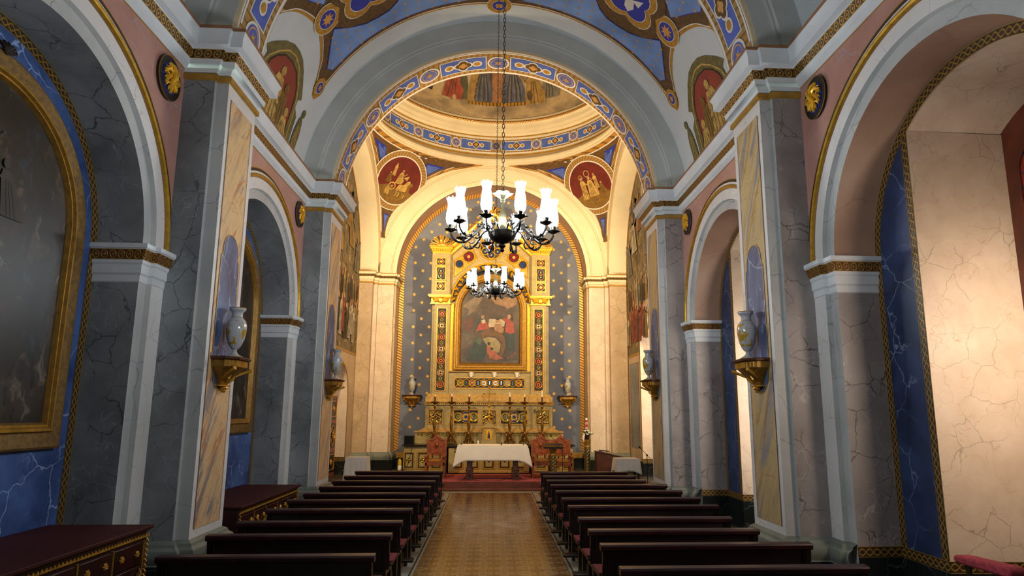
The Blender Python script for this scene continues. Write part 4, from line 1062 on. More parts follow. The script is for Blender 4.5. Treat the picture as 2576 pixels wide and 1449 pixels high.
# ------------------------------------------------------------------ chests of drawers in the left recesses
def rosette(m, c, r, n=(1, 0, 0)):
    x, y, z = c
    for k in range(6):
        a = pi*k/3; m.tube([(x, y+.2*r*cos(a), z+.2*r*sin(a)), (x+.35*r, y+.62*r*cos(a), z+.62*r*sin(a)), (x+.05*r, y+r*cos(a), z+r*sin(a))], [.3*r, .36*r, .12*r], 'gold', 6)
    m.tube([(x, y, z), (x+.65*r, y, z)], [.34*r, .22*r], 'gold', 8)
def chest(label, loc, H, L=2.54, D=.92):
    t = thing('chest_of_drawers', label, 'chest of drawers', loc, 0, 'carved vestment chests in the left recesses'); h = L/2
    MB().box((-D, -h, .0), (0, h, H-.05), 'wood_chest').build('body', t, bevel=.005)
    tp = MB(); tp.box((-D-.0, -h-.03, H-.045), (.05, h+.03, H-.012), 'wood_chest_top'); tp.box((-D, -h-.015, H-.06), (.03, h+.015, H-.045), 'wood_chest'); tp.build('top', t, bevel=.008)
    ro = MB()
    def rope(p0, p1, r=.016):
        p0, p1 = Vector(p0), Vector(p1); d = p1-p0; n = max(4, int(d.length/.045)); e = d.normalized(); u = Vector((1, 0, 0)); w = e.cross(u)
        for i in range(n):
            a = p0+d*(i/n); b = p0+d*((i+1.25)/n)
            ro.tube([a+w*r*.8, (a+b)/2+u*r*.9, b-w*r*.8], [r*.35, r*.62, r*.35], 'gold', 5, False)
    rope((.012, -h, H-.10), (.012, h, H-.10)); rope((.012, h-.02, .04), (.012, h-.02, H-.13)); rope((.012, -h+.02, .04), (.012, -h+.02, H-.13)); ro.build('rope_moulding', t)
    nb = 5; w = (L-.12)/nb
    for k in range(nb):
        yc = -h+.06+w*(k+.5); dz = H-.14
        d = MB(); d.box((0, yc-w*.44, dz-.20), (.014, yc+w*.44, dz-.01), 'wood_chest')
        dr = d.build('drawer', t, bevel=.004)
        for s in (-1, 1): m = MB(); rosette(m, (.014, yc+s*w*.25, dz-.10), .032); m.build('knob', dr)
        d = MB(); d.box((0, yc-w*.44, .08), (.012, yc+w*.44, dz-.22), 'wood_chest'); dd = d.build('door', t, bevel=.004)
        m = MB()
        for s in (-1, 1):
            for j in range(4): m.tube([(.014, yc+s*.02, .3+.02*j), (.04, yc+s*(.06+.035*j), .34+.05*j), (.018, yc+s*(.10+.03*j), .44+.03*j)], [.008, .02, .004], 'gold_dark', 6)
        m.tube([(.014, yc, .12), (.04, yc, .3), (.014, yc, .46)], [.01, .03, .01], 'gold_dark', 8); m.build('carved_leaf', dd)
        MB().box((0, yc+w*.5-.012, .05), (.016, yc+w*.5+.012, dz), 'gold_dark').build('gilt_strip', t)
    return t
chest('dark red-brown carved chest with gilt rope moulding under the large left painting', (-3.29, 5.2, 0), .905)
chest('dark carved chest with gilt rosettes between the two left pilasters, behind the pews', (-3.29, 9.98, 0), .76)

# ------------------------------------------------------------------ brackets, vases, carved roundels
def bracket(label, loc, rz):
    t = thing('wall_bracket', label, 'bracket', loc, rz, 'gilt wall brackets carrying vases')
    P = [(0, -.31), (.16, -.31), (.27, -.17), (.27, .17), (.16, .31), (0, .31)]
    s = MB(); loft(s, P, [(.96, .96, .345), (1.02, 1.02, .355), (1.04, 1.03, .375), (1, 1, .385)], 'wood_brown'); s.build('shelf', t)
    f = MB(); loft(f, P, [(.90, .90, .27), (.90, .90, .345)], 'gold_dark'); fr = f.build('frieze', t)
    fl = MB()
    for i in range(15):
        y = -.245+.035*i
        if abs(y) < .165: fl.box((.243, y-.006, .278), (.2485, y+.006, .338), 'gold')
        else:
            x = .243-(abs(y)-.155)*.78; fl.box((x-.004, y-.005, .278), (x+.007, y+.005, .338), 'gold')
    fl.build('flutes', fr)
    b = MB(); loft(b, P, [(.22, .30, .06), (.26, .34, .08), (.34, .40, .11), (.50, .54, .16), (.66, .70, .21), (.80, .84, .255), (.88, .88, .27)], 'gold_dark'); bd = b.build('corbel', t)
    sc = MB()
    for s2 in (-1, 1):
        sc.tube([(.02+.24*(1-k/9.)**1.6, s2*(.05+.20*(1-k/9.)), .25-.17*k/9.) for k in range(10)], [.022-.0015*k for k in range(10)], 'gold', 6)
        for (y, z) in ((.10, .20), (.19, .22)): sc.tube([(.10+.10*cos(a)*.4, s2*y+.022*cos(a), z+.022*sin(a)) for a in [k*.7 for k in range(9)]], .007, 'gold', 5)
        sc.tube([(.075, s2*.04, .09), (.12, s2*.07, .14), (.15, s2*.06, .19)], [.016, .022, .006], 'gold', 6)
    sc.build('scroll', bd)
    g = MB(); loft(g, P, [(.30, .36, .045), (.36, .42, .05), (.36, .42, .06), (.24, .32, .068)], 'gold'); g.lathe([(0, -.03), (.02, -.025), (.03, -.01), (.02, .005), (.038, .012), (.052, .025), (.045, .045), (0, .046)], 'gold', 14, (.045, 0, 0)); g.build('pendant', t)
    return t
def vase(label, loc, sc=1):
    t = thing('vase', label, 'vase', loc, 0, 'white and gold porcelain vases')
    k = sc
    MB().lathe([(0, 0), (.095*k, 0), (.095*k, .012*k), (.06*k, .03*k), (.034*k, .05*k), (.024*k, .075*k), (.03*k, .098*k), (.045*k, .105*k), (.07*k, .14*k), (.10*k, .22*k), (.116*k, .32*k), (.116*k, .385*k), (.10*k, .435*k), (.075*k, .465*k), (.062*k, .48*k), (.06*k, .53*k), (.072*k, .55*k), (.09*k, .565*k), (.094*k, .59*k), (.088*k, .597*k), (.06*k, .59*k), (.05*k, .5*k)], 'porcelain', 32).build('body', t, smooth=50)
    g = MB()
    for r, z in ((.0945, .592), (.0635, .478), (.0325, .10), (.096, .006)):
        g.lathe([(r*k, (z-.004)*k), ((r+.003)*k, z*k), (r*k, (z+.004)*k)], 'gold', 28)
    g.build('gilt_rings', t)
    return t
for (x, y, nm, where) in ((-1, 7.76, 'left', 'near left pilaster'), (-1, 12.80, 'left', 'far left pilaster'), (1, 7.76, 'right', 'near right pilaster'), (1, 12.80, 'right', 'far right pilaster')):
    bracket('gilt carved bracket on the front of the %s' % where, (x*3.266, y, 2.20 if x < 0 else 2.235), pi if x > 0 else 0)
    vase('tall white porcelain vase painted with yellow leaves on the %s' % where, (x*3.12, y-.02, 2.587 if x < 0 else 2.622))
for x, w in ((-2.62, 'left'), (2.45, 'right')):
    bracket('gilt bracket on the starred wall %s of the altarpiece' % w, (x, 21.08, 2.13), -pi/2)
    vase('cream vase standing against the starred wall %s of the altarpiece' % w, (x, 20.93, 2.517), .98)
for s, y, lab in ((-1, 6.87, 'left spandrel above the near pier'), (-1, 11.88, 'left spandrel by the far pilaster'), (1, 6.85, 'right spandrel above the near pier'), (1, 11.87, 'right spandrel by the far pilaster')):
    t = thing('wall_medallion', 'dark oval disc with gilt carved foliage on the %s' % lab, 'medallion', (s*3.765, y, 5.665), 0, 'carved roundels in the spandrels')
    f = lambda a, b, h: (-s*h, a, b)
    d = MB(); d.prism([(.235*cos(2*pi*i/36), .25*sin(2*pi*i/36)) for i in range(36)], f, 0, .03, 'recess_dark'); d.prism([(.16*cos(2*pi*i/30), .18*sin(2*pi*i/30)) for i in range(30)], f, .03, .034, 'paint_deep_blue'); d.build('disc', t)
    rg = MB(); rg.tube([(-s*.03, .238*cos(2*pi*i/36), .253*sin(2*pi*i/36)) for i in range(37)], .005, 'gold_dark', 5, False); rg.build('rim', t)
    rl = random.Random(int(y*10)); m = MB()
    for k in range(7):
        a = 2*pi*k/7+.3
        P = lambda r, q, h: (-s*h, r*cos(a+q), r*sin(a+q)*1.1)
        m.tube([P(.02, 0, .04), P(.07, .15, .075), (P(.12, .45, .07)), P(.15, .8, .05), P(.12, 1.05, .045)], [.022, .02, .024, .018, .006], 'gold_bright', 6)
        for e in (.2, .6): m.tube([P(.09, e-.1, .06), P(.13, e-.25, .06), P(.155, e-.1, .045)], [.014, .016, .004], 'gold_bright', 5)
    m.tube([(-s*.035, -.03, -.12), (-s*.09, 0, 0), (-s*.035, .03, .12)], [.02, .035, .02], 'gold_bright', 8); m.build('foliage', t)

# ------------------------------------------------------------------ large framed canvases in the left recesses
t = NT('dark_canvas'); o_ = t.coord(); w_ = t.warped(o_, 1.2, .9); c_ = t.ramp(t.noise(w_, .9, 5, .6), [(.3, hexc('0d0b09')), (.5, hexc('1d1813')), (.62, hexc('30281f')), (.75, hexc('1b2226'))])
w3_ = t.warped(t.scale(o_, (1, 1.2, .8)), 2.6, .5)
for sc_, th_, hx in ((1.9, .58, '3d3328'), (2.7, .62, '5c4a38'), (3.1, .63, '43201a'), (2.3, .60, '22303a'), (3.7, .64, '6a6152'), (4.4, .62, '0c0a08')):
    c_ = t.mix(t.math('MULTIPLY', t.step(t.noise(w3_, sc_, 5, .6), th_-.03, th_+.06), .8), c_, hexc(hx))
t.bump(t.noise(o_, 5, 3), .3, .01); t.bsdf(c_, .42, 0, .35)
plain('gilt_frame', '7a5c2a', .5, .4, var=.3, sc=22, bump=.5); plain('dim_skin', '40342a', .6, var=.3, sc=8); plain('dim_red', '3c1a15', .6, var=.3, sc=5); plain('dim_blue', '232c33', .6, var=.3, sc=5); plain('dim_white', '3a362f', .6, var=.3, sc=5); plain('dim_brown', '33281c', .6, var=.3, sc=4)
def canvas(label, yc, seed):
    t = thing('painting', label, 'painting', (-4.30, yc, 1.6), 0, 'round-topped paintings in the left recesses')
    def outline(g): return [(-1.33+g, 0+g), (1.33-g, 0+g), (1.33-g, 2.05)]+[((1.33-g)*cos(R(a)), 2.05+(1.33-g)*sin(R(a))) for a in lin(0, 180, 36)]+[(-1.33+g, 2.05)]
    def band(m, g0, g1, h0, h1, mat):
        a, b = outline(g0), outline(g1); n = len(a)
        for i in range(n):
            j = (i+1) % n; m.face([(h0, a[i][0], a[i][1]), (h0, a[j][0], a[j][1]), (h1, b[j][0], b[j][1]), (h1, b[i][0], b[i][1])], mat)
    f = MB(); band(f, 0, 0, .0, .06, 'gilt_frame'); band(f, 0, .02, .06, .07, 'gilt_frame'); band(f, .02, .15, .07, .05, 'gilt_frame'); fr = f.build('frame', t)
    g = MB(); band(g, .15, .165, .05, .085, 'gold_dark'); band(g, .165, .19, .085, .09, 'gold'); band(g, .19, .205, .09, .065, 'gold_dark'); band(g, .205, .225, .065, .07, 'gold'); band(g, .225, .245, .07, .03, 'gold_dark'); g.build('gilt_moulding', t)
    c = MB(); p = Pen(c, lambda u, v, h: (.03+h, u, v), 9, .002); p.poly(outline(.235), 'dark_canvas', 0)
    rn = random.Random(seed); cols = ['dim_skin', 'dim_red', 'dim_blue', 'dim_white', 'dim_brown', 'dim_brown']
    for k in range(0): person2d(p, rn.uniform(-.85, .75), rn.uniform(.3, 1.0), rn.uniform(.6, .95), cols[k % 6], 3+k, rn.uniform(-.25, .25), 'dim_brown', rn.random() < .5, 'dim_skin', rn.choice((-1, 1)))
    for k in range(3): person2d(p, (-.5, -.1, .35, .6, .2)[k], (1.9, 2.3, 2.0, .6, .5)[k], (.55, .5, .5, .8, .7)[k], cols[(k+2) % 6], 3+k, rn.uniform(-.4, .4), 'dim_brown', True, 'dim_skin', rn.choice((-1, 1)))
    c.build('canvas', t, smooth=0)
    m = MB()
    for k in range(5): a = R(90+28*(k-2)); m.tube([(.07, 0, 3.36), (.10, .07*cos(a), 3.36+.05*sin(a)), (.075, .11*cos(a), 3.38+.08*sin(a))], [.02, .025, .008], 'recess_dark', 6)
    m.build('crest', t)
canvas('large dark round-topped painting in a gilt frame at the left edge, on blue marble', BAYS[0], 4)
canvas('round-topped painting in a gilt frame in the second left recess, half hidden by the pilaster', BAYS[1], 9)
# ------------------------------------------------------------------ altarpiece (local x from its own axis, y from its front, z from the floor)
AX, AY = -.113, 20.30
def inlay(m, x0, x1, z0, z1, y, kind, motif):
    """recessed gilt panel with circular tracery on a front plane at depth y"""
    q = Pen(m, lambda u, v, h: (u, y-h, v), 9, .004); fr = [(x0, z0), (x1, z0), (x1, z1), (x0, z1)]
    q.poly(fr, 'gold', 1); q.line(fr, .03, 'gold', 4, True)
    w, h = x1-x0-.05, z1-z0-.05; cx, cz = (x0+x1)/2, (z0+z1)/2
    q.poly([(cx-w/2, cz-h/2), (cx+w/2, cz-h/2), (cx+w/2, cz+h/2), (cx-w/2, cz+h/2)], 'recess_dark', 2)
    T = lambda pts, r=.009, mm='gold_bright': m.tube([(a, y-.022, b) for a, b in pts], r, mm, 5, False)
    C = lambda c, r, rr=.009, mm='gold_bright': T([(c[0]+r*cos(2*pi*i/18), c[1]+r*sin(2*pi*i/18)) for i in range(19)], rr, mm)
    def gem(c, r, mat, foil=0):
        q.disc(c, r, mat, 3, 18)
        if foil: q.foil(c, r*.75, 'gold_pale', 4, foil, pi/4, .5); q.disc(c, r*.3, mat, 5, 10)
        else: q.ring(c, r*.35, r*.5, 'gold_pale', 4, 12)
        C(c, r, .008)
    if motif == 'chain':
        r = w*.44; n = max(1, int(round(h/(r*2*1.52)))); per = h/n; gems = ['glass_red', 'glass_blue']
        for k in range(n):
            z = z0+.025+per*(k+.5); gem((cx, z), r*.92, gems[k % 2], 4 if k % 2 else 0)
            if k < n-1: C((cx, z+per/2), r*.42, .007); q.disc((cx, z+per/2), r*.3, 'glass_green', 3, 12)
    elif motif == 'knot':
        n = 6; per = w/n; r = min(h*.36, per*.42)
        for k in range(n):
            c = (cx-w/2+per*(k+.5), cz); C(c, r, .010); C(c, r*.72, .006); q.disc(c, r*.7, 'glass_red' if k % 2 else 'glass_green', 3, 16); m.lathe([(0, 0)], 'gold', 3) if 0 else None
            m.tube([(c[0], y-.01, c[1]), (c[0], y-.05, c[1])], [r*.35, r*.12], 'gold_bright', 10)
            if k < n-1: q.poly([(c[0]+per/2-.018, cz-h*.22), (c[0]+per/2+.018, cz-h*.22), (c[0]+per/2+.018, cz+h*.22), (c[0]+per/2-.018, cz+h*.22)], 'glass_green', 3)
        zz = [(cx-w/2+per*.5*i, cz+(h*.46 if i % 2 else -h*.0) * (1)) for i in range(2*n+1)]
        T([(cx-w/2+per*.5*i, cz+h*.44*(0 if i % 2 else 1)) for i in range(2*n+1)], .010); T([(cx-w/2+per*.5*i, cz-h*.44*(0 if i % 2 else 1)) for i in range(2*n+1)], .010)
    elif motif == 'cross':
        r = h*.17
        for sx in (-1, 1):
            for sz in (-1, 1): gem((cx+sx*w*.3, cz+sz*h*.3), r*.8, 'glass_green')
        T([(cx-w*.46, cz-h*.14), (cx-w*.1, cz+h*.06), (cx+w*.16, cz+h*.44)], .011); T([(cx+w*.46, cz+h*.14), (cx+w*.1, cz-h*.06), (cx-w*.16, cz-h*.44)], .011)
        T([(cx-w*.46, cz+h*.14), (cx-w*.1, cz-h*.06), (cx+w*.16, cz-h*.44)], .011); T([(cx+w*.46, cz-h*.14), (cx+w*.1, cz+h*.06), (cx-w*.16, cz+h*.44)], .011)
        q.foil((cx, cz), h*.16, 'glass_blue', 3, 4, 0, .5)
    elif motif == 'trio':
        gem((cx, cz), h*.42, 'glass_blue', 4); gem((cx-w*.33, cz), h*.27, 'glass_green'); gem((cx+w*.33, cz), h*.27, 'glass_green')
        C((cx-w*.33, cz), h*.34, .009); C((cx+w*.33, cz), h*.34, .009)
    elif motif == 'quatre':
        q.foil((cx, cz), min(w, h)*.48, 'gold_pale', 3, 4, 0, .5); q.foil((cx, cz), min(w, h)*.40, 'glass_red', 4, 4, 0, .5); q.foil((cx, cz), min(w, h)*.22, 'gold_bright', 5, 4, 0, .4)
    elif motif == 'lozenge':
        pts = [(cx, cz-h*.46), (cx+w*.3, cz-h*.32), (cx+w*.4, cz), (cx+w*.3, cz+h*.32), (cx, cz+h*.46), (cx-w*.3, cz+h*.32), (cx-w*.4, cz), (cx-w*.3, cz-h*.32)]
        q.poly(pts, 'glass_blue', 3); T(pts+[pts[0]], .008); gem((cx, cz), w*.16, 'glass_blue'); 
        for s in (-1, 1): q.disc((cx, cz+s*h*.22), w*.09, 'gold_bright', 4, 8)
    elif motif == 'frontal':
        q.poly([(cx-w*.36, cz-h*.42), (cx+w*.36, cz-h*.42), (cx+w*.36, cz+h*.42), (cx-w*.36, cz+h*.42)], 'marble_altar', 3); gem((cx, cz), w*.16, 'glass_green'); q.foil((cx, cz), w*.3, 'gold_pale', 3, 4, 0, .5)

def shell(m, cx, z, r, y):
    n = 9
    for k in range(n):
        a = R(8+164*k/(n-1)); L = r
        tip = (cx+L*cos(a), z+L*.98*sin(a)); w = r*.15
        px, pz = -sin(a)*w, cos(a)*w
        loop = [(cx+.22*r*cos(a), z+.22*r*sin(a)), (cx+.8*L*cos(a)+px*.9, z+.8*L*sin(a)+pz*.9), (cx+.95*L*cos(a)+px*.5, z+.95*L*sin(a)+pz*.5), tip, (cx+.95*L*cos(a)-px*.5, z+.95*L*sin(a)-pz*.5), (cx+.8*L*cos(a)-px*.9, z+.8*L*sin(a)-pz*.9)]
        m.tube([(a_, y-.02, b_) for a_, b_ in loop+loop[:1]], .013, 'gold', 5, False)
        m.prism(loop, lambda a_, b_, h: (a_, y-h, b_), -.01, .0, 'recess_dark' if k % 2 else 'gold_dark')
    m.tube([(cx, y-.01, z+.10), (cx, y-.10, z+.10)], [.10, .05], 'gold', 12); m.tube([(cx, y-.05, z+.16), (cx, y-.11, z+.15)], [.055, .03], 'gold', 10)
    for s in (-1, 1): m.tube([(cx, y-.03, z+.04), (cx+s*.13, y-.05, z+.0), (cx+s*.22, y-.03, z+.06)], [.05, .045, .01], 'gold', 6)

def altarpiece():
    t = thing('altarpiece', 'tall gilt and marble altarpiece with shell finials behind the high altar', 'altarpiece', (AX, AY, 1.40))
    Z = lambda p: (p[0], p[1], p[2]-1.40)
    def B(): return MB(Z)
    # predella with its cornice
    m = B(); m.box((-1.97, -.20, 1.46), (1.97, .7, 2.19), 'marble_altar')
    for (e, z0, z1) in ((.16, 1.40, 1.43), (.10, 1.43, 1.46), (.05, 1.46, 1.49)): m.box((-1.97-e, -.20-e, z0), (1.97+e, .7, z1), 'gold_pale')
    for x in (-1.30, 1.30): m.box((x-.03 if x > 0 else x-.03, -.215, 1.47), (x+.03, -.2, 2.18), 'marble_altar')
    pr = m.build('predella', t)
    for cx, w, mo in ((-1.655, .45, 'cross'), (-.72, .78, 'trio'), (0, .45, 'cross'), (.775, .86, 'trio'), (1.665, .43, 'cross')):
        m = B(); inlay(m, cx-w/2, cx+w/2, 1.60, 2.05, -.205, '', mo); m.build('tracery_panel', pr)
    m = B(); m.box((-2.0, -.26, 2.19), (2.0, .7, 2.22), 'gold_pale'); m.box((-2.03, -.29, 2.25), (2.03, .7, 2.285), 'gold_dark'); m.box((-1.98, -.24, 2.22), (1.98, .7, 2.25), 'recess_dark')
    for k in range(64): x = -1.97+k*.0625; m.box((x, -.28, 2.215), (x+.036, -.24, 2.252), 'gold')
    m.build('predella_cornice', t)
    m = B()
    for (w0, y, z0, z1, mt) in ((1.96, -.14, 2.285, 2.44, 'gold_pale'), (1.93, -.11, 2.44, 2.475, 'gold'), (1.90, -.08, 2.475, 2.53, 'gold_pale')):
        m.box((-w0, y, z0), (w0, .7, z1), mt)
        for s in (-1, 1): m.box((s*(w0+.02), y-.05, z0), (s*1.24, .6, z1), mt)
    m.build('stepped_base', t)
    # main panel with arch opening
    m = B(); ZA = 5.50; rin = 1.08
    m.box((-1.31, .0, 2.53), (1.31, .6, 3.22), 'marble_altar')
    n = 30; apex = 8.28; sl = (apex-7.06)/1.29
    xs = sorted(set([round(-rin*cos(pi*i/n), 4) for i in range(n+1)]))
    for a, b in zip(xs, xs[1:]):
        f = lambda x: ZA+sqrt(max(0, rin*rin-x*x)); g = lambda x: apex-abs(x)*sl
        pts = [(a, .1, f(a)), (b, .1, f(b)), (b, .1, g(b)), (a, .1, g(a))]; m.face(pts, 'marble_altar')
    for s in (-1, 1):
        m.face([(s*rin, .1, 3.22), (s*1.31, .1, 3.22), (s*1.31, .1, apex-1.31*sl), (s*rin, .1, apex-rin*sl)], 'marble_altar')
    m.face([(-rin, .3, 3.22), (rin, .3, 3.22), (rin, .3, 7), (-rin, .3, 7)], 'recess_dark')
    m.prism([(-1.31, 5.4), (1.31, 5.4), (1.31, apex-1.31*sl), (0, apex), (-1.31, apex-1.31*sl)], lambda a, b, h: (a, h, b), .31, .6, 'gold_dark')
    body = m.build('gable_wall', t)
    m = B(); m.box((-1.33, -.05, 3.215), (1.33, .3, 3.26), 'gold_dark'); m.build('ledge', t)
    m = B(); inlay(m, -1.12, 1.12, 2.71, 3.05, -.004, '', 'knot'); m.build('tracery_panel', t)
    # arch ring with foliage, inner beads
    m = B(); F = lambda r, a, y: (r*cos(a), y, ZA+r*sin(a))
    m.arc([(1.29, .1), (1.29, .02), (1.265, .0), (1.24, .02), (1.24, .08), (1.06, .08)], ['gold_bright', 'gold_bright', 'gold_bright', 'gold', 'recess_dark'], F, n=48)
    for k in range(22):
        a = pi*(k+.5)/22; r = 1.15+(.03 if k % 2 else -.03); m.tube([F(r-.06, a-.03, .05), F(r, a, .0), F(r+.06, a+.04, .05)], [.012, .05, .012], 'gold_bright', 7); m.tube([F(r+.05, a-.05, .05), F(1.15-(.05 if k % 2 else -.05), a+.05, .03)], .012, 'gold', 5)
    m.build('foliage_arch', t)
    # gable tracery: rose and side spandrels
    m = B(); q = Pen(m, lambda u, v, h: (u, .095-h, v), 9, .004)
    C = lambda c, r, rr=.012, mm='gold_bright': m.tube([(c[0]+r*cos(2*pi*i/24), .06, c[1]+r*sin(2*pi*i/24)) for i in range(25)], rr, mm, 5, False)
    q.disc((0, 7.30), .40, 'gold', 1, 30); q.disc((0, 7.30), .36, 'recess_dark', 2, 30); C((0, 7.30), .38, .02)
    for k in range(6):
        a = pi/6+pi*k/3; c = (.235*cos(a), 7.30+.235*sin(a)); C(c, .115, .012); q.foil(c, .085, 'glass_blue', 3, 4, 0, .5); q.disc(c, .03, 'gold_pale', 4, 8)
    C((0, 7.30), .11, .01); q.foil((0, 7.30), .09, 'glass_red', 3, 6, 0, .5)
    for s in (-1, 1):
        tri = [(s*.46, 6.93), (s*1.20, 6.32), (s*1.20, 6.86), (s*.62, 7.30)]
        q.poly(tri, 'gold', 1); m.tube([(a, .06, b) for a, b in tri+tri[:1]], .012, 'gold_bright', 5, False)
        c1, c2 = (s*.74, 7.0), (s*1.04, 6.75)
        q.disc(c1, .19, 'recess_dark', 2); q.foil(c1, .15, 'glass_red', 3, 6, 0, .5); q.disc(c1, .05, 'gold_pale', 4, 10); C(c1, .19, .014)
        q.disc(c2, .14, 'recess_dark', 2); q.foil(c2, .11, 'glass_blue', 3, 5, 0, .5); C(c2, .14, .012)
        m.tube([(s*.90, .06, 6.95), (s*.93, .05, 6.90), (s*.97, .06, 6.90)], .02, 'gold_bright', 6)
    m.build('gable_tracery', t)
    # raking cornice with foliage, apex fan
    m = B()
    for s in (-1, 1):
        d = Vector((s*-1.31, 0, apex-(apex-1.31*sl))); p0 = Vector((s*1.33, 0, apex-1.31*sl-.02)); L = d.length; d.normalize(); nn = Vector((-d.z, 0, d.x))*(1 if s > 0 else 1)
        if nn.z < 0: nn = -nn
        pr_ = [(-.02, .1), (-.02, -.02), (.04, -.06), (.07, -.06), (.10, -.14), (.16, -.18), (.18, -.18), (.18, .3)]
        for (a, ya), (b, yb), mt in zip(pr_, pr_[1:], ['gold', 'gold_bright', 'gold', 'gold_bright', 'gold', 'gold_bright', 'gold']):
            A, Bv = p0+nn*a, p0+nn*b; A2, B2 = A+d*(L+.05), Bv+d*(L+.05)
            m.face([(A.x, ya, A.z), (A2.x, ya, A2.z), (B2.x, yb, B2.z), (Bv.x, yb, Bv.z)], mt)
        for k in range(26): c = p0+d*(.05+k*.066)+nn*.075; m.tube([(c.x, -.09, c.z), (c.x+nn.x*.05, -.15, c.z+nn.z*.05)], [.022, .012], 'gold_bright', 5)
        for k in range(9):
            c = p0+d*(.16+k*.15)+nn*.18
            for e in (-.4, .25, .8): v = (nn+d*e).normalized()*(.16 if k < 4 else .12); m.tube([(c.x, -.05, c.z), (c.x+v.x*.6+d.x*.02, -.08, c.z+v.z*.6), (c.x+v.x, -.04, c.z+v.z)], [.02, .035, .008], 'gold', 5)
    m.box((-.22, -.1, apex+.05), (.22, .2, apex+.13), 'gold_bright'); m.build('raking_cornice', t)
    m = B(); shell(m, 0, apex+.10, .34, -.05); m.build('finial', t)
    # picture with its frame
    def arched(hw, z0, zc, n=24): return [(-hw, z0), (hw, z0), (hw, zc)]+[(hw*cos(pi*i/n), zc+hw*sin(pi*i/n)) for i in range(1, n)]+[(-hw, zc)]
    m = B()
    prof = [(1.17, -.0, 0), (1.17, -.06, 0), (1.13, -.09, 0), (1.09, -.07, 0), (1.07, -.08, 0), (1.03, -.06, 0), (.99, -.03, 0), (.97, -.05, 0), (.93, .04, 0)]
    for (a, ya, _), (b, yb, _), mt in zip(prof, prof[1:], ['gold_dark', 'gold_pale', 'gold', 'gold_dark', 'gold_pale', 'gold_dark', 'gold', 'gold_dark']):
        pa, pb = arched(a, 3.28+(1.17-a), 5.22), arched(b, 3.28+(1.17-b), 5.22)
        for i in range(len(pa)):
            j = (i+1) % len(pa); m.face([(pa[i][0], ya, pa[i][1]), (pa[j][0], ya, pa[j][1]), (pb[j][0], yb, pb[j][1]), (pb[i][0], yb, pb[i][1])], mt)
    pf = m.build('picture_frame', t)
    m = B(); q = Pen(m, lambda u, v, h: (u, .04-h, v), 9, .0015); q.poly(arched(.94, 3.5, 5.22), 'altar_canvas', 0)
    X = lambda cx, cz: ((cx-890)/(1120-655)*1.86, 3.50+(1180-cz)/(1180-715)*1.86)
    P = lambda pts, mt, l: q.poly([X(a, b) for a, b in pts], mt, l)
    P([(665, 720), (760, 640), (830, 640), (760, 760), (700, 800), (720, 745)], 'cp_drape', 1); P([(880, 640), (1110, 640), (1100, 700), (990, 760), (930, 700)], 'cp_glow', 1)
    P([(820, 740), (900, 690), (1010, 720), (1080, 790), (960, 800), (850, 770)], 'cp_cloud', 2)
    P([(880, 820), (1010, 822), (1000, 880), (870, 890)], 'cp_white', 3)                      # pillow
    P([(765, 905), (800, 800), (835, 772), (850, 800), (850, 850), (880, 880), (860, 925), (760, 930)], 'cp_teal', 4); P([(770, 930), (800, 860), (830, 835), (860, 850), (880, 895), (860, 905), (800, 915)], 'cp_red', 5); q.disc(X(828, 805), .055, 'cp_skin', 6, 14, rv=.07); P([(812, 835), (845, 822), (850, 850), (825, 860)], 'cp_white', 6)
    q.disc(X(948, 832), .07, 'cp_skin', 5, 14, rv=.085); q.disc(X(948, 820), .065, 'cp_dark', 6, 12, rv=.035); P([(915, 880), (930, 860), (970, 860), (1000, 900), (990, 935), (930, 920)], 'cp_skin', 4)
    P([(1010, 925), (1015, 850), (985, 825), (1000, 810), (1035, 815), (1075, 850), (1085, 930), (1050, 940)], 'cp_red', 5); P([(1012, 920), (1085, 920), (1090, 1085), (1030, 1070)], 'cp_teal', 4); q.disc(X(1040, 800), .06, 'cp_skin', 6, 14, rv=.075); P([(1030, 775), (1065, 775), (1078, 830), (1055, 830)], 'cp_dark', 5)
    P([(820, 930), (870, 895), (960, 925), (1005, 960), (1015, 1040), (985, 1130), (960, 1130), (985, 1010), (930, 960), (860, 960), (815, 985)], 'cp_brown', 6); P([(830, 985), (870, 965), (935, 975), (975, 1020), (965, 1090), (900, 1100), (860, 1030)], 'cp_cream', 5)
    P([(665, 940), (750, 945), (760, 985), (730, 1030), (690, 1000)], 'cp_grey', 3); P([(700, 1150), (740, 1060), (770, 985), (805, 965), (830, 1010), (860, 1060), (850, 1140), (760, 1160)], 'cp_teal', 7); P([(770, 1000), (800, 965), (825, 990), (810, 1040)], 'cp_green', 8)
    for (cx, cz, rr) in ((880, 1020, .05), (905, 1062, .045)): q.disc(X(cx, cz), rr, 'cp_dark', 9, 12)
    P([(860, 1050), (895, 1040), (905, 1100), (870, 1110)], 'cp_flesh', 8); P([(885, 1085), (925, 1075), (960, 1115), (1000, 1140), (940, 1150), (880, 1140)], 'cp_flesh', 9)
    P([(990, 1165), (1110, 1150), (1110, 1178), (960, 1178)], 'cp_grey', 3); P([(675, 830), (740, 800), (760, 870), (730, 920), (670, 915)], 'cp_dimred', 2)
    for (cx, cz) in ((1060, 1120), (1090, 1100), (1035, 1135)): q.disc(X(cx, cz), .05, 'cp_brown', 4, 10)
    m.build('canvas', t, smooth=0)
    m = B()
    for s in (-1, 1): m.box((s*1.185, .02, 3.26), (s*1.31, .09, 5.42), 'gold_bright')
    m.build('gilt_strips', t)
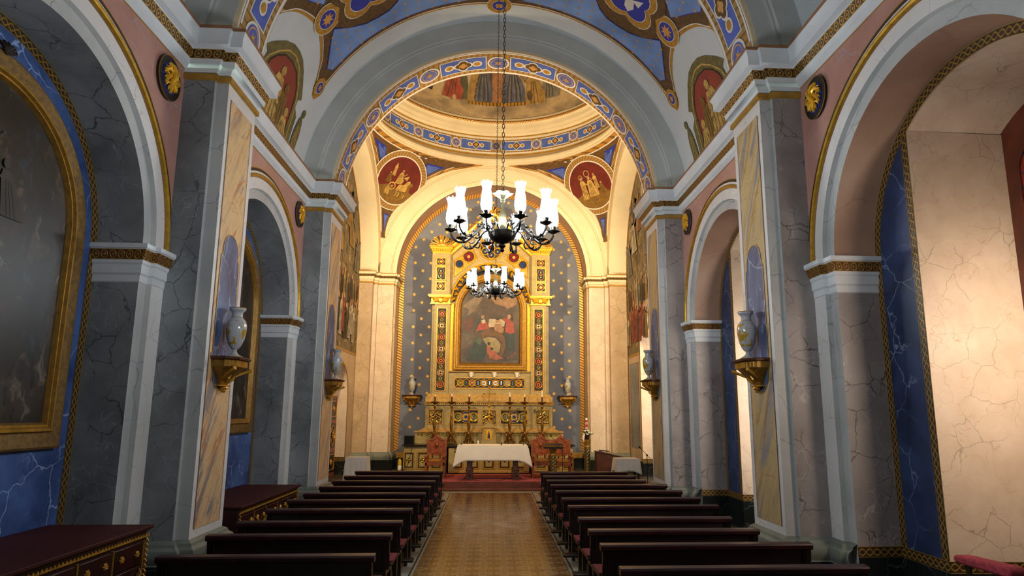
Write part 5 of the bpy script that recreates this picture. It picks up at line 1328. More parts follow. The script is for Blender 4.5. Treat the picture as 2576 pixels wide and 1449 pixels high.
    # side piers
    for s in (-1, 1):
        m = B()
        m.box((s*1.30, -.08, 2.53), (s*1.79, .6, 5.40), 'marble_altar'); m.box((s*1.79, .0, 2.53), (s*1.87, .6, 5.40), 'marble_altar'); m.box((s*1.32, -.12, 5.66), (s*1.90, .6, 7.05), 'marble_altar'); m.box((s*1.28, .0, 5.4), (s*1.92, .6, 7.05), 'marble_altar')
        pi_ = m.build('pier', t)
        a, b = sorted((s*1.39, s*1.70)); m = B(); inlay(m, a, b, 2.62, 5.27, -.085, '', 'chain'); m.build('tracery_panel', pi_)
        for z0, z1, mo in ((5.93, 6.23, 'quatre'), (6.28, 6.72, 'lozenge'), (6.76, 7.02, 'quatre')):
            a, b = sorted((s*1.46, s*1.77)); m = B(); inlay(m, a, b, z0-.12, z1-.12, -.125, '', mo); m.build('tracery_panel', pi_)
        m = B()
        for e, z0, z1, mt in ((.0, 5.38, 5.42, 'gold_bright'), (.04, 5.60, 5.63, 'gold_bright'), (.07, 5.63, 5.68, 'gold')): m.box((s*(1.28-e*.3), -.12-e, z0), (s*(1.93+e), .5, z1), mt)
        m.box((s*1.30, -.10, 5.42), (s*1.90, .5, 5.60), 'gold')
        c = (s*1.60, -.16, 5.52); m.tube([(c[0], -.10, c[2]-.02), (c[0], -.21, c[2]-.02)], [.10, .055], 'gold_bright', 12)
        for e in (-1, 1):
            for k in range(3): m.tube([(c[0]+e*.06, -.14, c[2]+.03-.03*k), (c[0]+e*(.20), -.17, c[2]+.05-.05*k), (c[0]+e*(.30-.04*k), -.13, c[2]+.07-.06*k)], [.03, .028, .006], 'gold_bright', 6)
        m.build('winged_head_band', t)
        m = B()
        for e, z0, z1, mt in ((.0, 7.05, 7.10, 'gold_bright'), (.03, 7.10, 7.18, 'gold'), (.07, 7.18, 7.24, 'gold_bright'), (.10, 7.24, 7.29, 'gold')): m.box((s*(1.32-e), -.13-e, z0), (s*(1.90+e), .5, z1), mt)
        for k in range(11): x = s*(1.31+k*.058); m.box((x, -.20, 7.11), (x+s*.034, -.15, 7.175), 'gold_bright')
        m.build('capital', t)
        m = B(); shell(m, s*1.63, 7.31, .36, -.10); m.build('finial', t)
    # three white cups along the panel
    for x in (-.60, .14, .86):
        MB().lathe([(.02, 0), (.045, .005), (.05, .03), (.075, .12), (.085, .15), (.078, .152), (.05, .06), (0, .03)], 'white_wax', 16, (x, 0, 0), wob=None)
for n_, c_ in dict(cp_drape='665440', cp_glow='7a5a3c', cp_cloud='403026', cp_white='a5967a', cp_teal='1f2e2a', cp_red='8c3324', cp_skin='8c6546', cp_dark='1a120c', cp_brown='5a3c1a', cp_cream='847650', cp_grey='4c4236', cp_green='3a4a34', cp_flesh='8a4a30', cp_dimred='4a2418').items(): plain(n_, c_, .45, var=.25, sc=7)
t = NT('altar_canvas'); o_ = t.coord(); sp_ = t.n('SeparateXYZ'); t.put(sp_.inputs[0], o_); w_ = t.warped(o_, 1.5, .6)
t.bsdf(t.ramp(t.noise(w_, 1.6, 4), [(.3, hexc('1e160f')), (.5, hexc('3a2d20')), (.7, hexc('54422e'))]), .4)
altarpiece()
for i, x in enumerate((-.70, .035, .75)):
    t = thing('wall_cup', 'white cup-shaped fitting above the altarpiece tracery panel, %s' % ('left one', 'middle one', 'right one')[i], 'cup', (x, AY-.05, 3.06), 0, 'white cups on the altarpiece')
    MB().lathe([(.012, .0), (.04, .006), (.045, .03), (.07, .12), (.082, .155), (.075, .156), (.05, .06), (0, .03)], 'white_wax', 18).build('bowl', t)
    m = MB(); m.tube([(.05, 0, .11), (.085, 0, .09), (.08, 0, .05), (.045, 0, .04)], .008, 'white_wax', 6); m.build('handle', t)
    MB().box((-.02, -.0, .0), (.02, .05, .03), 'gold_dark').build('stand', t)

# ------------------------------------------------------------------ high altar: mensa, frontal, side cabinets, gradine
PZ = .186
def high_altar():
    t = thing('high_altar', 'marble and gilt high altar with five inlaid front panels below the candlesticks', 'altar', (-.10, 19.15, PZ))
    Z = lambda p: (p[0], p[1], p[2]-PZ)
    m = MB(Z); m.box((-1.24, .02, PZ), (1.24, 1.0, .23), 'altar_slab'); m.box((-1.18, .0, .23), (1.18, .9, .27), 'gold_pale'); m.box((-1.15, .02, .27), (1.15, .9, .95), 'marble_altar')
    for s in (-1, 1): m.box((s*1.02, -.02, .27), (s*1.18, .3, .93), 'marble_altar')
    f = m.build('frontal', t)
    for k in range(5):
        x = -.92+k*.46; m = MB(Z); inlay(m, x-.16, x+.16, .34, .86, .018, '', 'frontal'); m.build('inlaid_panel', f)
    m = MB(Z); m.box((-1.26, -.05, .95), (1.26, .95, 1.01), 'altar_slab'); m.build('mensa', t, bevel=.008)
    for s in (-1, 1):
        m = MB(Z); m.box((s*1.26, .22, PZ), (s*2.50, 1.1, .98), 'marble_altar'); m.box((s*1.26, .18, PZ), (s*2.53, .3, .25), 'gold_pale'); cb = m.build('side_cabinet', t)
        for k in range(3):
            x = s*(1.55+.40*k); m = MB(Z); inlay(m, x-.15, x+.15, .33, .80, .215, '', 'frontal'); m.build('inlaid_panel', cb)
        m = MB(Z); m.box((s*1.24, .14, .98), (s*2.56, 1.1, 1.02), 'altar_slab'); m.build('cabinet_top', t, bevel=.006)
    m = MB(Z); m.box((-2.26, .78, 1.01), (2.26, 1.3, 1.36), 'marble_altar'); m.box((-2.29, .74, 1.355), (2.29, 1.3, 1.40), 'gold_pale'); g = m.build('gradine', t)
    m = MB(Z); q = Pen(m, lambda u, v, h: (u, .78-h, v), 9, .004)
    for s in (-1, 1):
        q.poly([(s*.32, 1.25), (s*2.2, 1.25), (s*2.2, 1.33), (s*.32, 1.33)], 'gold_dark', 1)
        for k in range(12): c = (s*(.42+k*.155), 1.29); q.poly([(c[0]-.06, 1.265), (c[0]+.06, 1.265), (c[0]+.06, 1.315), (c[0]-.06, 1.315)], 'glass_green', 2); m.tube([(c[0]+.03*cos(a), .76, 1.29+.03*sin(a)) for a in [j*pi/6 for j in range(13)]], .006, 'gold_bright', 5, False)
    m.build('ornament_strip', g)
high_altar()

def tabernacle():
    t = thing('tabernacle', 'small gabled tabernacle with an arched painted door in the middle of the high altar', 'tabernacle', (-.113, 19.72, 1.01))
    m = MB(); m.box((-.245, -.14, 0), (.245, .2, .05), 'marble_altar'); m.box((-.225, -.12, .05), (.225, .2, .13), 'marble_altar'); m.box((-.20, -.09, .13), (.20, .2, .50), 'marble_altar'); m.build('body', t)
    m = MB(); m.box((-.235, -.13, .50), (.235, .2, .54), 'gold_pale'); m.prism([(-.235, .54), (.235, .54), (.20, .57), (0, .70), (-.20, .57)], lambda a, b, h: (a, h, b), -.12, .18, 'marble_altar')
    m.tube([(-.22, -.13, .56), (0, -.13, .70), (.22, -.13, .56)], .013, 'gold', 6); m.build('gable', t)
    for s in (-1, 1): MB().lathe([(.022, .13), (.022, .15), (.015, .16), (.015, .45), (.022, .47), (.024, .50)], 'gold_pale', 10, (s*.185, -.11, 0)).build('column', t)
    m = MB(); q = Pen(m, lambda u, v, h: (u, -.095-h, v), 9, .003); o = [(-.085, .16), (.085, .16), (.085, .37)]+arcpts((0, .37), .085, 10, 170, 10)+[(-.085, .37)]
    q.poly([(-.12, .14), (.12, .14), (.12, .48), (-.12, .48)], 'gold_pale', 1); q.poly(o, 'gold_bright', 2); q.poly([(-.04, .18), (.045, .18), (.03, .3), (.02, .36), (-.02, .36), (-.035, .3)], 'cp_teal', 3); q.disc((0, .385), .018, 'cp_skin', 4, 10); q.poly([(-.03, .3), (.03, .3), (.02, .35), (-.02, .35)], 'cp_red', 4)
    m.build('door', t)
    c = thing('crucifix', 'gilt altar crucifix on a turned stand above the tabernacle', 'crucifix', (-.113, 19.80, 1.71))
    MB().lathe([(0, 0), (.07, .0), (.075, .015), (.03, .04), (.02, .07), (.05, .10), (.055, .13), (.02, .16), (.016, .20), (.03, .22), (.018, .24), (.014, .40), (.03, .42), (.05, .45), (.03, .48), (.012, .50), (.01, .52)], 'gold', 16).build('stand', c)
    m = MB(); m.box((-.012, -.01, .50), (.012, .01, 1.0), 'gold_dark'); m.box((-.16, -.01, .81), (.16, .01, .835), 'gold_dark')
    for (x, z) in ((-.17, .822), (.17, .822), (0, 1.0)):
        for k in range(3):
            a = (pi if x < 0 else 0 if x > 0 else pi/2)+(k-1)*pi/2; m.tube([(x, 0, z), (x+.03*cos(a), 0, z+.03*sin(a))], [.022, .014], 'gold_dark', 8)
    for k in range(4): a = pi/4+k*pi/2; m.tube([(0, 0, .822), (.06*cos(a), 0, .822+.06*sin(a))], [.008, .003], 'gold_dark', 5)
    m.build('cross', c)
    m = MB(); m.tube([(0, -.02, .78), (0, -.025, .70), (.004, -.025, .62), (0, -.02, .54)], [.018, .014, .012, .008], 'gold_pale', 8); m.tube([(-.11, -.018, .83), (-.05, -.02, .80), (0, -.022, .785), (.05, -.02, .80), (.11, -.018, .83)], [.004, .007, .009, .007, .004], 'gold_pale', 6); m.lathe([(0, -.016), (.012, -.008), (.014, .002), (.008, .014), (0, .016)], 'gold_pale', 10, (0, -.025, .812)); m.build('figure', c)
tabernacle()

gold('gold_old', '8a642a', .34, .4, 25, .65, .5)
def candlestick():
    t = thing('candlestick', '', 'candlestick', (0, 0, 0), 0, 'tall gilt candlesticks on the high altar')
    m = MB()
    for k in range(3):
        a = 2*pi*k/3-pi/2; P = lambda r, z: (r*cos(a), r*sin(a), z)
        m.tube([P(r, z) for r, z in spline([(.05, .33), (.11, .36), (.12, .30), (.08, .22), (.09, .12), (.15, .08), (.17, .03), (.14, .005), (.115, .03)], 3)], [.022]*8+[.028]*17, 'gold_old', 7)
        m.tube([P(.06, .25), P(.10, .16), P(.06, .08)], [.02, .035, .02], 'gold_old', 7)
    m.lathe([(.05, .06), (.065, .10), (.05, .16), (.07, .24), (.075, .30), (.05, .34), (.03, .36)], 'gold_old', 14); m.build('tripod_foot', t)
    MB().lathe([(.03, .35), (.05, .37), (.028, .40), (.035, .44), (.045, .50), (.05, .60), (.045, .70), (.032, .78), (.038, .80), (.022, .82), (.030, .84), (.020, .86), (.022, .98), (.026, 1.02), (.020, 1.04), (.03, 1.08), (.045, 1.12), (.025, 1.15), (.02, 1.18), (.05, 1.21), (.06, 1.23)], 'gold_old', 18,
        wob=lambda r, a, z: (r*(1+(.12*sin(3*a+z*30) if .45 < z < .8 else 0)), z)).build('stem', t)
    MB().lathe([(.03, 1.20), (.06, 1.225), (.105, 1.24), (.125, 1.26), (.127, 1.275), (.11, 1.27), (.04, 1.262), (0, 1.262)], 'gold_old', 22).build('drip_pan', t)
    MB().lathe([(.026, 1.26), (.026, 1.42), (.02, 1.425), (0, 1.425)], 'wood_brown', 12).build('candle_socket', t)
    return t
cs0 = candlestick(); cx_ = (-1.765, -1.257, -.725, .515, .973, 1.508)
cl_ = ('leftmost tall gilt candlestick on the high altar', 'second gilt candlestick from the left on the high altar', 'gilt candlestick just left of the tabernacle', 'gilt candlestick just right of the tabernacle', 'second gilt candlestick from the right on the high altar', 'rightmost tall gilt candlestick, holding the longest candle')
for i, x in enumerate(cx_):
    c_ = cs0 if i == 0 else dup(cs0, (x, 19.74, 1.012), 0, cl_[i])
cs0.location = (cx_[0], 19.74, 1.012); cs0['label'] = cl_[0]
for i, (x, h_) in enumerate(zip(cx_, (.05, .08, .08, .14, .085, .21))):
    o = MB().lathe([(0, 0), (.019, 0), (.018, h_-.005), (.012, h_), (0, h_)], 'white_wax', 12, (0, 0, 0)).build('candle'); o.location = (x, 19.74, 1.012+1.426)
    tag(o, 'short white candle on the ' + ('leftmost candlestick', 'second candlestick from the left', 'candlestick left of the tabernacle', 'candlestick right of the tabernacle', 'second candlestick from the right', 'rightmost candlestick')[i] if i != 5 else 'longest white candle, on the rightmost candlestick', 'candle', 'white altar candles')

# ------------------------------------------------------------------ altar table, cloth and what stands on it
def altar_table():
    t = thing('altar_table', 'freestanding wooden altar table on two carved pedestals, front of the chancel', 'table', (0, 17.72, PZ+.013))
    MB().box((-.92, -.40, .84), (.92, .40, .892), 'wood_brown').build('tabletop', t, bevel=.006)
    for x in (-.61, .62):
        m = MB(); m.box((x-.09, -.40, 0), (x+.09, .40, .26), 'wood_brown'); m.box((x-.10, -.41, .25), (x+.10, .41, .28), 'wood_brown'); loft(m, [(-.065, -.34), (.065, -.34), (.065, .34), (-.065, .34)], [(1, 1, .28), (.92, .96, .84)], 'wood_brown', (x, 0))
        p = m.build('leg', t, bevel=.006)
        q = MB(); q.tube([(x+.05*cos(a)*.9, -.405, .13+.07*sin(a)) for a in [k*pi/5 for k in range(11)]], .008, 'wood_dark', 5, False); q.tube([(x, -.405, .06), (x+.03, -.41, .13), (x, -.405, .2)], [.006, .014, .006], 'wood_dark', 5); q.build('carving', p)
altar_table()
def drape(name, label, cat, loc, hw, hd, zt, drop, flare, seed, grp=None, tip=.2):
    """cloth over a rectangular table: falls straight on the sides, corners hang lower and flare out"""
    m = MB(); n = 14
    per = []; 
    for i in range(n): per.append((-hw+2*hw*i/n, -hd))
    for i in range(8): per.append((hw, -hd+2*hd*i/8))
    for i in range(n): per.append((hw-2*hw*i/n, hd))
    for i in range(8): per.append((-hw, hd-2*hd*i/8))
    N = len(per); rn = random.Random(seed); rows = []
    for lv in range(9):
        f = lv/8; row = []
        for i, (x, y) in enumerate(per):
            cd = min(hypot(abs(x)-hw, abs(y)-hd)/.22, 1); k = 1-cd
            nx = (x/hw)**9 if abs(abs(x)-hw) < 1e-6 or abs(x) > hw*.9 else 0; ny = (y/hd)**9 if abs(y) > hd*.9 else 0
            wave = .012*sin(i*1.9+seed)*f
            out = (flare*.35+flare*.65*k)*f**.8
            X = x+(1 if x > 0 else -1)*(out if abs(x) > hw*.98 else out*k)+wave*(abs(abs(x)-hw) < 1e-6)
            Y = y+(1 if y > 0 else -1)*((.02*f+wave) if abs(abs(y)-hd) < 1e-6 else 0)*1.0-(.0 if abs(y) < hd*.98 else 0)
            row.append((X, Y, zt-f*(drop+tip*k*k)))
        rows.append(row)
    for a, b in zip(rows, rows[1:]):
        for i in range(N): j = (i+1) % N; m.face([a[i], a[j], b[j], b[i]], 'cloth')
    xs, yt = lin(-hw, hw, n), lin(-hd, hd, 8)
    m.grid(lambda u, v: (u, v, zt), xs, yt, 'cloth')
    o = m.build(name, smooth=60); o.location = loc; tag(o, label, cat, grp)
    md = o.modifiers.new('thickness', 'SOLIDIFY'); md.thickness = .004; md.offset = 1
    return o
drape('altar_cloth', 'white cloth hanging over the freestanding altar table, pointed corners', 'tablecloth', (0, 17.72, 0), .928, .408, 1.096, .40, .13, 1, None, .20)
for x, lab in ((-.84, 'left'), (.83, 'right')):
    t = thing('glass_dish', 'small clear glass dish at the %s end of the altar table' % lab, 'dish', (x, 17.55, 1.101), 0, 'glass dishes on the altar table')
    MB().lathe([(.0, 0), (.03, 0), (.03, .005), (.01, .012), (.01, .02), (.05, .05), (.052, .055), (.04, .045), (0, .03)], 'glass_green', 16).build('bowl', t)
t = thing('altar_microphone', 'small dark microphone lying right of centre on the altar cloth', 'microphone', (.235, 17.5, 1.101))
MB().lathe([(0, 0), (.03, 0), (.03, .01), (.012, .014), (.012, .03)], 'black_metal', 12).build('base', t)
MB().lathe([(0, .025), (.018, .03), (.024, .045), (.018, .06), (0, .064)], 'black_metal', 12).build('head', t)
o = MB().lathe([(0, 0), (.028, 0), (.028, .10), (.022, .115), (.012, .12), (.012, .13), (0, .13)], 'white_wax', 14).build('jar'); o.location = (-.43, 19.45, 1.012); tag(o, 'small white jar on the high altar, left of the tabernacle', 'jar')

# carpet with its step, cable
m = MB(); m.box((-1.45, 17.0, PZ), (1.45, 19.1, PZ+.012), 'carpet_red'); c_ = m.build('carpet'); tag(c_, 'red carpet on the chancel platform under the altar table', 'carpet')
m = MB(); m.box((-1.52, 16.985, .03), (1.52, 16.998, PZ+.012), 'carpet_brown'); m.box((-1.32, 16.70, .0), (1.28, 16.998, .035), 'carpet_brown'); o = m.build('runner'); tag(o, 'brownish red runner covering the front of the chancel step', 'runner')
m = MB(); m.tube(spline([(-.9, 17.15, .203), (-.6, 17.4, .203), (-.3, 17.2, .203), (.1, 17.25, .203), (.32, 17.5, .203), (.38, 17.9, .203), (.30, 18.2, .205)], 6), .006, 'black_metal', 5); tag(m.build('cable'), 'black cable lying on the red carpet below the altar table', 'cable')

# ------------------------------------------------------------------ carved armchairs
def armchair():
    t = thing('armchair', '', 'armchair', (0, 0, 0), 0, 'carved wooden armchairs beside the altar'); w = .245
    for s in (-1, 1):
        MB().box((s*w-.03, -.30, 0), (s*w+.03, -.24, .56), 'wood_orange').build('leg', t, bevel=.005)
        MB().box((s*w-.03, .20, 0), (s*w+.03, .26, 1.02), 'wood_orange').build('leg', t, bevel=.005)
        m = MB(); m.prism([(-.35, .54), (-.36, .59), (-.30, .61), (.22, .60), (.22, .56), (-.28, .565)], lambda a, b, h: (h, a, b), s*w-.035, s*w+.035, 'wood_orange'); m.build('armrest', t, bevel=.006)
        MB().box((s*w-.015, -.24, .12), (s*w+.015, .20, .17), 'wood_orange').build('side_rail', t)
    MB().box((-w-.02, -.30, .33), (w+.02, .22, .42), 'wood_orange').build('seat', t, bevel=.006)
    MB().box((-w+.03, -.28, .42), (w-.03, .20, .485), 'velvet_mustard').build('cushion', t, bevel=.025)
    MB().box((-w, -.29, .14), (w, -.26, .19), 'wood_orange').build('front_rail', t)
    # carved back: scalloped lower edge, crested top
    half = [(0, .56), (.06, .575), (.10, .60), (.14, .575), (.18, .60), (.21, .66), (.235, .72), (.225, .80), (.24, .92), (.235, 1.0), (.18, 1.03), (.13, 1.04), (.10, 1.08), (.05, 1.10), (.03, 1.15), (0, 1.165)]
    out = half+[(-x, z) for x, z in half[-2:0:-1]]
    m = MB(); m.prism(out, lambda a, b, h: (a, h, b), .205, .24, 'wood_orange'); bk = m.build('backrest', t, bevel=.006)
    c = MB()
    for s in (-1, 1):
        for p in ([(.02, .66), (.10, .64), (.16, .70), (.15, .80), (.08, .82), (.06, .76), (.10, .74)], [(.03, .90), (.09, .96), (.16, .95), (.19, .88), (.15, .84)], [(.0, 1.10), (.05, 1.04), (.12, 1.0), (.20, .99)], [(.19, .66), (.205, .76), (.20, .86), (.215, .95)]):
            c.tube([(s*a, .20, b) for a, b in spline(p, 4)], .010, 'wood_orange', 6)
    c.tube([(.07*cos(a), .20, .86+.09*sin(a)) for a in [k*pi/9 for k in range(19)]], .010, 'wood_orange', 6, False); c.tube([(0, .21, .78), (0, .17, .86), (0, .21, .94)], [.02, .045, .02], 'wood_orange', 8); c.build('carving', bk)
    MB().box((-w, .21, .47), (w, .235, .50), 'wood_orange').build('back_rail', t)
    return t
a0 = armchair(); a0.location = (-1.56, 18.15, PZ+.013); a0.rotation_euler = (0, 0, 0); a0['label'] = 'carved orange-brown wooden armchair with mustard seat, left of the altar table'
dup(a0, (1.36, 18.15, PZ+.013), 0, 'carved wooden armchair right of the altar table, partly behind the lectern')
dup(a0, (1.93, 18.15, PZ), 0, 'rightmost carved wooden armchair, farther from the altar table')

# ------------------------------------------------------------------ lectern, twisted columns, microphones
def twisted(t, z1, r, name='column'):
    m = MB(); m.lathe([(0, 0), (r*1.35, 0), (r*1.35, .04), (r*1.15, .06), (r*1.25, .09), (r, .12)], 'gold_dark', 20); m.build('base', t)
    m = MB(); zs = lin(.12, z1-.22, 46)
    m.lathe([(r*(1-.12*(z-.12)/(z1-.3)), z) for z in zs], 'gold_twist', 30, wob=lambda q, a, z: (q*(1+.10*abs(sin(2.5*(a if a < pi else 2*pi-a)+z*34))), z)); m.build(name, t)
    m = MB(); r2 = r*.9; m.lathe([(r2, z1-.22), (r2*1.15, z1-.21), (r2*1.0, z1-.19), (r2*1.1, z1-.12), (r2*1.35, z1-.05), (r2*1.35, z1-.04), (r2*1.2, z1-.03), (r2*1.3, z1), (0, z1)], 'gold_dark', 20, wob=lambda q, a, z: (q*(1+.10*sin(7*a)*(z1-.19 < z < z1-.05)), z)); m.build('capital', t)
gold('gold_twist', '8a7a4a', .32, .25, 18, .8)
t = thing('lectern', 'dark book rest with gold fringe on a twisted gilt column, right of the altar table', 'lectern', (1.63, 17.55, PZ)); twisted(t, .86, .088)
m = MB(); m.prism([(-.17, .82), (.17, .90), (.17, .955), (-.17, .875)], lambda a, b, h: (h, a, b), -.26, .26, 'wood_dark'); m.build('book_rest', t, bevel=.005)
m = MB(); m.tube([(-.26, -.17, .885), (.26, -.17, .885)], .010, 'gold_dark', 6); m.prism([(-.27, .86), (-.2, .90), (-.05, .905), (.1, .892), (.24, .91), (.26, .955), (-.26, .955)], lambda a, b, h: (a, .17-h, b), 0, .01, 'gold_dark'); m.build('fringe', t)
t = thing('paschal_column', 'slim twisted gilt column with flowers on top, right of the armchairs', 'column', (2.705, 18.5, PZ)); twisted(t, 1.03, .085)
t = thing('flower_pot', 'dark pot of white roses on the slim twisted column', 'flowers', (2.705, 18.5, PZ+1.031))
MB().lathe([(0, 0), (.06, 0), (.075, .10), (.085, .14), (.078, .14), (0, .12)], 'wood_dark', 16).build('pot', t)
rl = random.Random(5); m = MB(); lf = MB()
for k in range(16):
    a, e = rl.random()*6.28, rl.uniform(.03, .12); c = (e*cos(a)*1.1, e*sin(a)*.8-.02, .17+rl.uniform(-.03, .09)); r_ = rl.uniform(.022, .034)
    m.lathe([(0, -r_), (r_*.8, -r_*.5), (r_, 0), (r_*.7, r_*.6), (r_*.3, r_*.75), (0, r_*.5)], 'petal', 8, c, wob=lambda q, a_, z: (q*(1+.15*sin(3*a_)), z))
    lf.tube([(c[0]*.4, c[1]*.4, .12), (c[0]*1.2, c[1]*1.2, c[2]-.02), (c[0]*1.7, c[1]*1.6, c[2]-.01+rl.uniform(-.05, .05))], [.004, .016, .002], 'leaf', 5)
for k in range(5): a_ = pi+rl.uniform(-.6, .6); m.tube([(-.07, -.03, .16), (-.12, -.03, .08-.02*k), (-.11+.01*k, -.02, -.02-.02*k)], [.02, .026, .01], 'petal', 6)
m.build('roses', t); lf.build('leaves', t)
t = thing('paschal_candle', 'thick white candle with red and blue bands above the flower pot', 'candle', (2.69, 18.5, PZ+1.175))
MB().lathe([(0, 0), (.034, 0), (.034, .44), (.03, .455), (0, .46)], 'white_wax', 18).build('wax', t)
m = MB()
for z0, z1, mt in ((.05, .10, 'wax_red'), (.13, .15, 'glass_blue'), (.20, .26, 'wax_red'), (.30, .31, 'gold'), (.34, .40, 'wax_red')): m.lathe([(.0345, z0), (.0355, (z0+z1)/2), (.0345, z1)], mt, 18)
m.box((-.008, -.038, .12), (.008, -.03, .34), 'wax_red'); m.box((-.022, -.038, .26), (.022, -.03, .28), 'wax_red'); m.build('bands', t)

def mic_stand(label, loc, joint, mic, tail):
    t = thing('microphone_stand', label, 'microphone stand', loc, 0, 'boom microphone stands')
    m = MB()
    for k in range(3): a = 2*pi*k/3+.5; m.tube([(0, 0, .07), (.22*cos(a), .22*sin(a), .012)], .009, 'black_metal', 6)
    m.build('tripod', t)
    MB().tube([(0, 0, .05), (0, 0, joint)], .009, 'black_metal', 8).build('pole', t)
    m = MB(); m.tube([tail, (0, 0, joint), mic], .006, 'black_metal', 6); m.tube([(-.02, 0, joint), (.02, 0, joint)], .02, 'black_metal', 8); m.build('boom', t)
    d = (Vector(mic)-Vector((0, 0, joint))).normalized(); m = MB(); m.tube([Vector(mic), Vector(mic)+d*.04, Vector(mic)+d*.05, Vector(mic)+d*.08], [.010, .016, .024, .016], 'black_metal', 10); m.build('microphone', t)
mic_stand('black boom microphone stand reaching over the lectern', (1.86, 17.35, PZ), .79, (-.29, .0, 1.14), (.19, 0, .62))
mic_stand('black boom microphone stand beside the right side table', (3.76, 15.75, 0), .95, (-.14, 0, 1.10), (.10, 0, .84))

# organ cabinet, side tables, speaker, extinguisher
t = thing('reading_desk', 'dark brown wooden desk with sloping top against the right chancel pier', 'desk', (3.22, 18.0, PZ))
m = MB(); m.prism([(-.35, 0), (.35, 0), (.35, .56), (-.30, .70), (-.35, .70)], lambda a, b, h: (a, h, b), -.22, .22, 'wood_brown'); m.build('body', t, bevel=.006)
m = MB(); m.prism([(-.37, .705), (-.29, .71), (.38, .565), (.38, .59), (-.28, .735), (-.37, .73)], lambda a, b, h: (a, h, b), -.24, .24, 'wood_brown'); m.build('top', t, bevel=.004)
m = MB()
for k in range(3): m.box((-.02+k*.05, -.226, .12), (-.01+k*.05, -.218, .30), 'wood_dark')
for z in (.12, .21, .30): m.box((-.03, -.226, z), (.10, -.218, z+.01), 'wood_dark')
m.build('grille', t)
m = MB(); m.prism([(-.25, .715), (.0, .70), (.02, .72), (-.24, .745)], lambda a, b, h: (a, h, b), -.15, .1, 'wood_dark'); tag(m.build('book'), 'closed dark book on the sloping desk by the right pier', 'book'); bpy.data.objects['book'].location = (3.22, 18.0, PZ+.018)
def side_table(label, loc, hw, hd, h):
    t = thing('side_table', label, 'table', loc, 0, 'small cloth-covered side tables')
    MB().box((-hw, -hd, h-.04), (hw, hd, h), 'wood_dark').build('tabletop', t, bevel=.004)
    for sx in (-1, 1):
        for sy in (-1, 1): MB().box((sx*(hw-.03)-.02, sy*(hd-.03)-.02, 0), (sx*(hw-.03)+.02, sy*(hd-.03)+.02, h-.04), 'wood_dark').build('leg', t)
side_table('small dark side table at the right, below its white cloth', (3.34, 16.2, 0), .28, .24, .84)
drape('tablecloth', 'white cloth over the small right side table beside the microphone stand', 'tablecloth', (3.34, 16.2, 0), .288, .248, .845, .30, .06, 3, 'cloths on the side tables', .10)
side_table('small side table at the left under a long white cloth', (-3.30, 16.2, 0), .24, .22, .87)
drape('tablecloth', 'long white cloth over the small left side table by the carved door', 'tablecloth', (-3.30, 16.2, 0), .248, .228, .875, .66, .05, 5, 'cloths on the side tables', .10)
t = thing('loudspeaker', 'small black loudspeaker on the left altar cabinet', 'speaker', (-2.475, 19.55, 1.022))
MB().box((-.145, -.1, 0), (.145, .12, .255), 'black_metal').build('cabinet', t, bevel=.01)
MB().box((-.125, -.106, .02), (.125, -.1, .235), 'black_iron').build('grille', t)
t = thing('fire_extinguisher', 'yellow fire extinguisher standing left of the altar cabinet', 'fire extinguisher', (-2.70, 19.25, PZ))
MB().lathe([(0, 0), (.05, 0), (.055, .01), (.055, .36), (.045, .40), (.02, .42), (.015, .44), (0, .44)], 'yellow_paint', 18).build('cylinder', t)
MB().lathe([(.0555, .12), (.0565, .13), (.0565, .24), (.0555, .25)], 'white_wax', 18).build('label', t)
m = MB(); m.box((-.05, -.012, .46), (.02, .012, .475), 'black_metal'); m.box((-.012, -.012, .43), (.012, .012, .47), 'black_metal'); m.build('handle', t)
MB().tube(spline([(-.01, -.02, .44), (-.06, -.04, .42), (-.075, -.04, .28), (-.06, -.03, .10)], 5), .008, 'black_metal', 6).build('hose', t)
m = MB(); m.tube(spline([(-2.40, 19.36, 1.03), (-2.38, 19.34, .85), (-2.48, 19.33, .45), (-2.62, 19.33, .25), (-2.66, 19.34, .19)], 6), .006, 'black_metal', 5); tag(m.build('cable'), 'thin black cable hanging down the front of the left altar cabinet', 'cable')

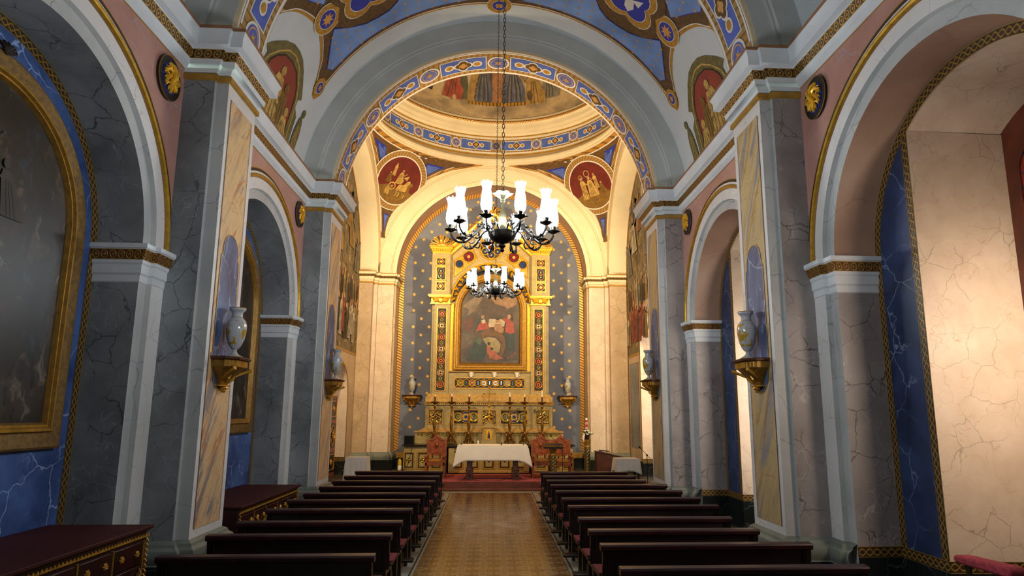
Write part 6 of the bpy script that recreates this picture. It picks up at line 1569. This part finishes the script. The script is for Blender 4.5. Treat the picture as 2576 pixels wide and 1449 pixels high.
# carved door in the left chancel wall
d = MB(); fn = lambda a, b, h: (-4.60+h, a, b)
d.prism([(17.3, PZ), (19.1, PZ), (19.1, 2.42), (17.3, 2.42)], fn, 0, .05, 'wood_orange'); dr = struct(d.build('door_1', smooth=0))
g = MB()
for y0, y1 in ((17.36, 18.16), (18.24, 19.04)):
    for k, (z0, z1) in enumerate(((.28, .85), (.95, 1.65), (1.75, 2.34))):
        g.prism([(y0, z0), (y1, z0), (y1, z1), (y0, z1)], fn, .05, .06, 'wood_dark')
        yc, zc = (y0+y1)/2, (z0+z1)/2; T = lambda pts, r=.014: g.tube([(-4.53, a, b) for a, b in pts], r, 'gold', 5, False)
        if k != 1:
            w, h = (y1-y0)/2-.09, (z1-z0)/2-.08
            T(spline([(yc-w, zc-h*.5), (yc-w*.8, zc-h), (yc, zc-h), (yc+w*.8, zc-h), (yc+w, zc-h*.5), (yc+w, zc+h*.5), (yc+w*.8, zc+h), (yc, zc+h), (yc-w*.8, zc+h), (yc-w, zc+h*.5)], 4, True)+[(yc-w, zc-h*.5)])
            g.tube([(-4.54, yc, zc), (-4.50, yc, zc)], [.09, .05], 'gold', 12)
        else:
            for a in range(4): c = (yc+.15*cos(a*pi/2), zc+.15*sin(a*pi/2)); T([(c[0]+.13*cos(e+a*pi/2), c[1]+.13*sin(e+a*pi/2)) for e in lin(-2, 2, 12)], .016)
            for a in range(6): g.tube([(-4.53, yc, zc), (-4.50, yc+.07*cos(a*pi/3), zc+.07*sin(a*pi/3)), (-4.53, yc+.12*cos(a*pi/3), zc+.12*sin(a*pi/3))], [.01, .025, .005], 'gold', 5)
g.build('gilt_panels', dr)
w_ = MB(); w_.face([(-4.62, 17.2, .1), (-4.62, 19.2, .1), (-4.62, 19.2, 3.5), (-4.62, 17.2, 3.5)], 'marble_cream'); struct(w_.build('wall_niche', smooth=0))

# floodlights on the chancel arch cornice, prie-dieu at the right edge
for s, lab in ((-1, 'left'), (1, 'right')):
    t = thing('floodlight', 'small black floodlight on the %s cornice of the chancel arch' % lab, 'floodlight', (s*3.30, 13.32, 6.46), 0, 'floodlights aimed at the altar')
    MB().box((-.07, -.05, .05), (.07, .04, .17), 'black_metal').build('housing', t, bevel=.008)
    m = MB(); m.tube([(-.08, 0, .11), (-.08, 0, .005), (.08, 0, .005), (.08, 0, .11)], .008, 'black_metal', 5); m.build('bracket', t)
t = thing('kneeler', 'prie-dieu with red velvet armrest and brass supports at the right edge', 'kneeler', (3.63, 4.78, 0), 0)
m = MB(); m.prism([(-.30, .86), (-.27, .90), (.26, .875), (.28, .84), (.25, .815), (-.28, .82)], lambda a, b, h: (h, a, b), -.07, .07, 'velvet_red'); m.build('armrest', t, bevel=.02, smooth=60)
for y in (-.2, .2): MB().lathe([(.03, .0), (.03, .03), (.014, .06), (.02, .2), (.012, .4), (.022, .55), (.012, .7), (.024, .78), (.024, .82)], 'brass', 12, (0, y, 0)).build('support', t)
MB().box((-.36, -.28, .0), (.10, .28, .14), 'wood_dark').build('base', t, bevel=.005)
MB().box((-.36, -.27, .14), (-.04, .27, .20), 'velvet_red').build('knee_pad', t, bevel=.02)
m = MB(); m.tube(spline([(-3.79, 7.05, 6.47), (-3.70, 7.2, 6.475), (-3.62, 7.15, 6.50), (-3.54, 7.1, 6.47), (-3.5, 7.05, 6.44)], 5), .006, 'black_metal', 5); tag(m.build('cable'), 'short black cable end on top of the near left cornice', 'cable')
